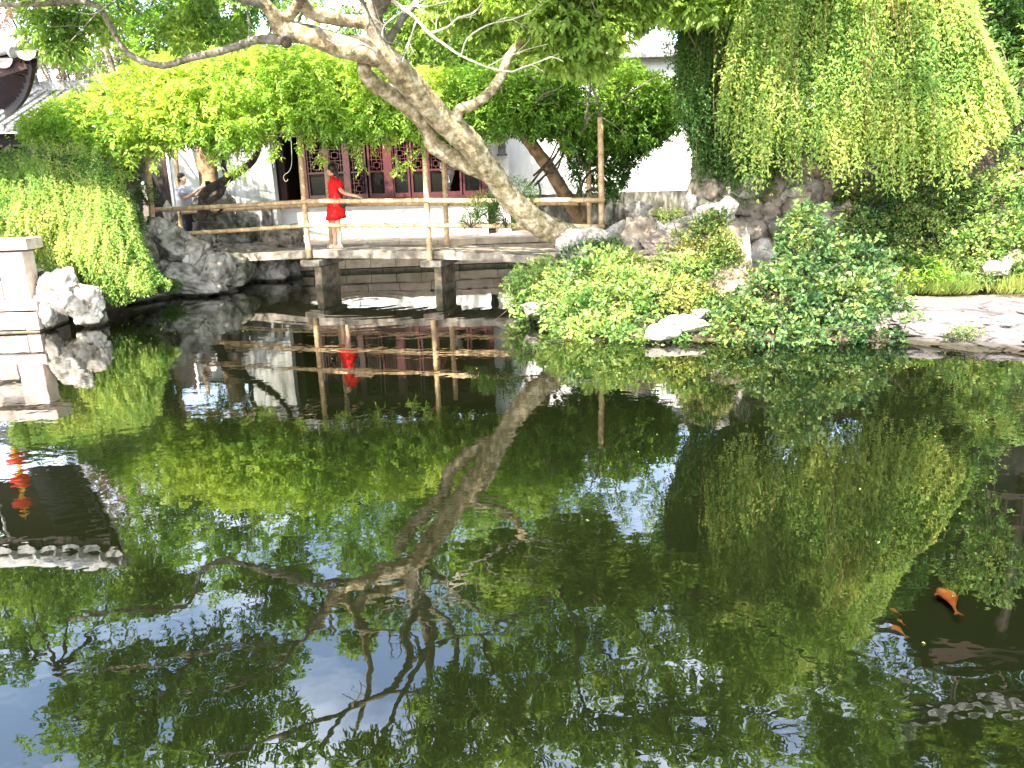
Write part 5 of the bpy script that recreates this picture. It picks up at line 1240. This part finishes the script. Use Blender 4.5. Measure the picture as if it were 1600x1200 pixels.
shrub('wiry_bush', 'wiry dark pine-like bush below the trunk between the rails', 'shrub', [(745, 320, 13.4, 26, 20), (765, 335, 13.4, 26, 14), (735, 345, 13.3, 20, 10), (775, 310, 13.5, 26, 16), (810, 300, 13.7, 30, 22), (790, 345, 13.2, 22, 10)], M_jasd, .055, .011, .42, .5)
shrub('wall_foot_plant', 'low yellow-green plants between the pale rocks and the grey dado', 'plant', [(1045, 338, 12.9, 28, 8), (1060, 375, 11.9, 24, 12), (1010, 355, 12.6, 14, 7)], M_shl, .04, .02, .8, .7)
shrub('slope_creeper', 'dense dark creeper covering the slope under the jasmine at right', 'climbing plant',
      [(1380, 325, 11.9, 70, 46), (1450, 310, 11.9, 70, 50), (1430, 370, 11.7, 80, 50), (1360, 390, 11.5, 50, 46), (1500, 350, 11.7, 60, 60), (1470, 410, 11.3, 60, 36), (1410, 425, 11.1, 50, 30), (1330, 300, 12.2, 30, 24), (1345, 355, 11.7, 40, 30)], M_ivy, .045, .026, .85, .28)
shrub('low_bank_plant', 'row of low mixed green plants between the grass edge and the creeper slope', 'plant', [(1420, 432, 11.1, 30, 16), (1480, 425, 11.1, 40, 18), (1530, 430, 11.1, 30, 16), (1590, 428, 11.1, 34, 16), (1500, 440, 10.95, 24, 10)], M_shl, .045, .016, .9, .35)
shrub('broadleaf_bush', 'lighter broad-leaved bush at the right edge beneath the jasmine', 'shrub',
      [(1560, 330, 11.4, 56, 60), (1590, 380, 11.2, 40, 50), (1530, 390, 11.2, 40, 40), (1590, 280, 11.6, 40, 36), (1600, 440, 11.0, 26, 22), (1640, 330, 11.3, 60, 80)], M_shl, .06, .034, .7, .45)
shrub('feathery_plant', 'bright feathery green plant at the inner edge of the path', 'plant', [(1440, 425, 10.95, 36, 20), (1410, 440, 10.8, 26, 14), (1470, 440, 10.8, 26, 12)], M_wist, .06, .016, .8, .55)
shrub('shelf_plant', 'tiny creeping plant on the flat grey rock shelf at right', 'plant', [(1508, 520, 8.75, 26, 6), (1490, 526, 8.7, 14, 4)], M_ivy, .022, .014, .8, .55)
shrub('rockery_fern', 'small dark fern tuft on the rockery at the left bridge end', 'plant', [(265, 445, 14.3, 16, 9), (255, 438, 14.4, 12, 7)], M_wistd, .07, .014, .8, .5)
shrub('courtyard_plant', 'small leafy plant in front of the wall rockery near the corner post', 'plant', [(228, 305, 15.0, 14, 16), (200, 350, 14.4, 20, 40), (235, 350, 15.0, 10, 14)], M_wistd, .05, .02, .5, .4)
shrub('climbing_bush', 'pale green bush growing up beside the hillside pavilion', 'shrub', [(1500, 20, 12.3, 34, 40), (1520, 80, 12.0, 30, 36), (1570, 120, 11.9, 30, 24), (1560, 165, 11.9, 36, 30), (1595, 190, 11.8, 36, 40), (1600, 235, 11.7, 40, 30), (1640, 60, 11.6, 30, 60), (1680, -30, 11.6, 50, 70), (1620, -70, 12.2, 40, 34)], M_shl, .06, .03, .6, .4)
# grass strip
def grass():
    n = 5200; tc_ = rng.uniform(1395, 1640, 60); px = tc_[rng.integers(0, 60, n)] + rng.normal(0, 6, n); py = rng.uniform(440, 462, n); B = []
    base = np.array([list(PZ(float(a), float(b), .27)) for a, b in zip(px, py)])
    base = base[(base[:, 1] > 10.3) & (base[:, 1] < 12.2)]; n = len(base)
    d = rng.normal(0, .35, (n, 3)); d[:, 2] = 1; d[:, 1] -= .25; d = unit(d); nr = rng.normal(0, 1, (n, 3)); nr[:, 2] = 0
    tn = rng.uniform(.2, .9, n) + np.where(base[:, 0] > 6.3, .15, -.1)
    tag(foliage('grass', [leaves(base, d, unit(nr), rng.uniform(.12, .3, n), .009, tn)], M_grassm), 'tufts of bright strappy grass edging the path at right', 'grass')
grass()

# ------------------------------------------------------------------ background trees
def bgtree(name, label, base_px, d, crown, mat, L=.11, Wd=.045, dens=1.0, trunk_r=.12, group=None, sprn=4, tmat=M_bark2, t0=.5):
    b = P(base_px, 330, d); b.z = .35
    e = empty(name, b, label, 'tree', group); cs = [(P(x, y, dd) if y < 620 else PR(x, y, dd), r) for x, y, dd, r in crown]
    top_ = cs[0][0]; Q, R2 = smooth_path([b, b.lerp(top_, .4) + Vector((.15, 0, 0)), top_], [trunk_r, trunk_r * .75, trunk_r * .35], 6, .06)
    MB().tube(Q, R2, 10).build('trunk', tmat, e, smooth=True)
    parts = []; mb = MB()
    for c, r in cs:
        n = int(dens * 260 * r * r) + 20; C, u = blob_pts(n, c, (r, r, r * .75), .5); k = clump(C, 1.1, 4) > -.2; C = C[k]; u = u[k]
        parts += sprays(C, u + rng.normal(0, .5, C.shape), sprn, .05, L, Wd, t0 + .6 * clump(C, .9, 1), .13)
        q0 = Q[int(len(Q) * .6)]; Z, R3 = smooth_path([q0, q0.lerp(c, .5) + Vector((0, 0, .2)), c], [trunk_r * .4, trunk_r * .25, .02], 4, .08); mb.tube(Z, R3, 6, False)
    foliage('crown', parts, mat, e); o = mb.build('limbs', tmat, e); o['kind'] = 'stuff'
    return e
bgtree('flowering_tree', 'pink flowering tree showing beyond the left house roof', 120, 23, [(120, 70, 23, 1.0), (150, 100, 23, 1.0), (100, 110, 22.5, .9), (170, 60, 23.5, .7), (110, 30, 23, .8), (180, 110, 22.5, .8), (80, 75, 23, .6), (130, 785, 22, 1.2), (190, 775, 22, 1.0), (90, 770, 22, .9), (210, 805, 22, .8), (150, 740, 22, .9)], M_pink, .08, .05, 1.1, .1, t0=.42)
bgtree('garden_tree', 'yellow-green tree behind the left part of the pergola', 250, 20.5, [(250, 830, 20.5, 1.3), (320, 20, 20.5, .9), (340, 60, 20, .8), (400, 800, 20, 1.2), (350, 780, 20, 1.2), (300, 880, 20, 1.4), (420, 100, 19.5, .8), (330, 95, 19.5, .9), (240, 105, 19.5, .6), (150, 880, 20, 1.4), (60, 880, 20, 1.4)], M_bgt, dens=1.0)
bgtree('garden_tree', 'broad bright yellow-green tree arching over the pergola behind the white courtyard wall', 420, 19.5, [(450, 790, 19.5, 1.2), (270, 800, 19, .9), (320, 830, 19, 1.2), (420, 760, 19.5, 1.0), (520, 790, 19.5, 1.1), (600, 830, 19.5, 1.1), (230, 870, 18.5, .8), (680, 790, 19.5, 1.0), (250, 740, 19, .9), (350, 730, 19, .9), (560, 740, 19.5, .8), (480, 850, 18.5, .7), (380, 880, 18.5, .9), (780, 830, 19.5, 1.0)], M_wist, dens=1.3)
bgtree('garden_tree', 'tall light green tree behind the hall at top centre', 640, 23, [(640, 20, 22, 1.4), (700, 60, 22, 1.4), (760, 20, 22, 1.4), (640, 90, 21.5, 1.1), (560, 100, 21.5, .9), (800, 60, 22, 1.3), (700, 820, 22, 1.8), (560, 820, 22, 1.5), (800, 800, 22, 1.6), (620, 870, 22, 1.3), (500, 105, 21.5, .7)], M_bgt, dens=1.0)
bgtree('garden_tree', 'dense green tree beyond the white garden wall right of centre', 900, 24, [(880, 50, 23.5, 1.1), (900, 95, 23, .9), (980, 820, 23, 1.7), (880, 830, 23, 1.7), (1080, 860, 24, 1.8), (820, 90, 23, 1.0), (1150, 830, 24, 1.6)], M_bgt, dens=1.0)
bgtree('garden_tree', 'dark green tree rising above the rock wall behind the jasmine', 1250, 15, [(1240, 880, 15, 1.2), (1180, 850, 15.5, 1.0), (1280, 950, 15, 1.2), (1220, 1010, 14.5, .9), (1290, 860, 15, 1.0), (1270, 1060, 14, .7), (1350, 1000, 15.5, 1.1), (1385, 1060, 15, 1.0), (1340, 1070, 15, .9)], M_can, dens=1.0)
bgtree('garden_tree', 'leafy tree over the left house roof', -120, 18, [(-60, 950, 18, 1.3), (0, 955, 17, 1.2), (60, 900, 18, 1.0), (-60, 870, 18, 1.2), (20, 930, 18, 1.3), (-140, 900, 18, 1.6), (80, 960, 18.5, 1.0)], M_can, dens=1.1)
bgtree('garden_tree', 'tree behind the hillside pavilion', 1560, 18, [(1480, 1150, 17, 1.2), (1560, 1120, 17, 1.3), (1640, 1100, 17, 1.5), (1600, 1190, 16, 1.0), (1500, 1100, 17.5, 1.0), (1440, 1180, 17, 1.2), (1540, 1170, 17, 1.3), (1400, 1120, 17.5, 1.0), (1620, 1150, 17, 1.3), (1360, 1200, 16.5, 1.0), (1480, 1210, 16.5, 1.2)], M_can, dens=2.8)

# ------------------------------------------------------------------ koi and floating leaves
def koi(hx, hy, tx, ty_, name_label, tz=-.024):
    a = PZ(hx, hy, tz); b = PZ(tx, ty_, tz); L = (b - a).length / 1.17; ang = math.atan2(b.y - a.y, b.x - a.x)
    c = a + (b - a).normalized() * (.45 * L)
    e = empty('koi', c, name_label, 'fish', 'orange koi in the pond'); Rm = Matrix.Rotation(ang, 3, 'Z')
    mb = MB(); n = 12; K = 14
    rad = [.02, .07, .105, .125, .13, .12, .10, .08, .06, .045, .03, .022, .018, .016]
    for i in range(K):
        t = i / (K - 1); x = (t - .45) * L; y = .05 * L * math.sin(t * 4)
        for k in range(n):
            a = 2 * math.pi * k / n; mb.v.append(c + Rm @ Vector((x, y + rad[i] * L * 1.6 * math.cos(a), min(.022, rad[i] * L * .5) * math.sin(a))))
    for i in range(K - 1):
        for k in range(n): mb.f.append([i * n + k, i * n + (k + 1) % n, (i + 1) * n + (k + 1) % n, (i + 1) * n + k])
    mb.f.append(list(range(n))[::-1]); mb.build('body', M_koi, e, smooth=True)
    yt = .05 * L * math.sin(4)
    def fin(pts):
        f = MB(); h = .003
        f.v = [c + Rm @ (Vector(p) * L) + Vector((0, 0, h)) for p in pts] + [c + Rm @ (Vector(p) * L) - Vector((0, 0, h)) for p in pts]; m_ = len(pts)
        f.f = [list(range(m_)), list(range(m_, 2 * m_))[::-1]] + [[i, (i + 1) % m_, m_ + (i + 1) % m_, m_ + i] for i in range(m_)]; return f
    fin([(.53, yt / L, 0), (.72, yt / L + .09, 0), (.66, yt / L, 0), (.70, yt / L - .1, 0)]).build('tail', M_koi, e)
    for sg in (-1, 1): fin([(-.2, sg * .11, 0), (-.12, sg * .12, 0), (-.08, sg * .24, 0), (-.18, sg * .2, 0)]).build('fin', M_koi, e)
koi(1468, 918, 1502, 962, 'largest orange koi swimming at lower right')
koi(1391, 976, 1421, 997, 'orange koi below the small ones at lower right')
koi(1390, 950, 1409, 961, 'small orange koi nearest the reflected jasmine edge')
koi(1402, 967, 1414, 977, 'tiny yellowish koi between the two left koi')

lf = []
B = np.array([list(PZ(float(a), float(b), .004)) for a, b in zip(rng.uniform(830, 1560, 9), rng.uniform(590, 860, 9))] + [list(PZ(x, y, .004)) for x, y in ((1440, 1004), (700, 492), (705, 538), (745, 575), (520, 560))])
ex = []
for i_ in range(170):
    t_ = rng.uniform(0, 1); q_px = 880 + 560 * t_; p_ = PZ(q_px, 566 + abs(rng.normal(0, 10)), .004); ex.append(list(p_))
for i_ in range(60):
    p_ = PZ(rng.uniform(80, 420), 500 + abs(rng.normal(0, 14)) - (0 if rng.uniform() < .5 else 10), .004); ex.append(list(p_))
B = np.concatenate([B, np.array(ex)])
d = rng.normal(0, 1, B.shape); d[:, 2] = 0
tag(foliage('floating_leaves', [leaves(B, unit(d), np.tile([0, 0, 1.0], (len(B), 1)), rng.uniform(.012, .03, len(B)), .012, rng.uniform(.4, 1, len(B)))], M_shl), 'few small fallen leaves floating on the pond', 'leaves')
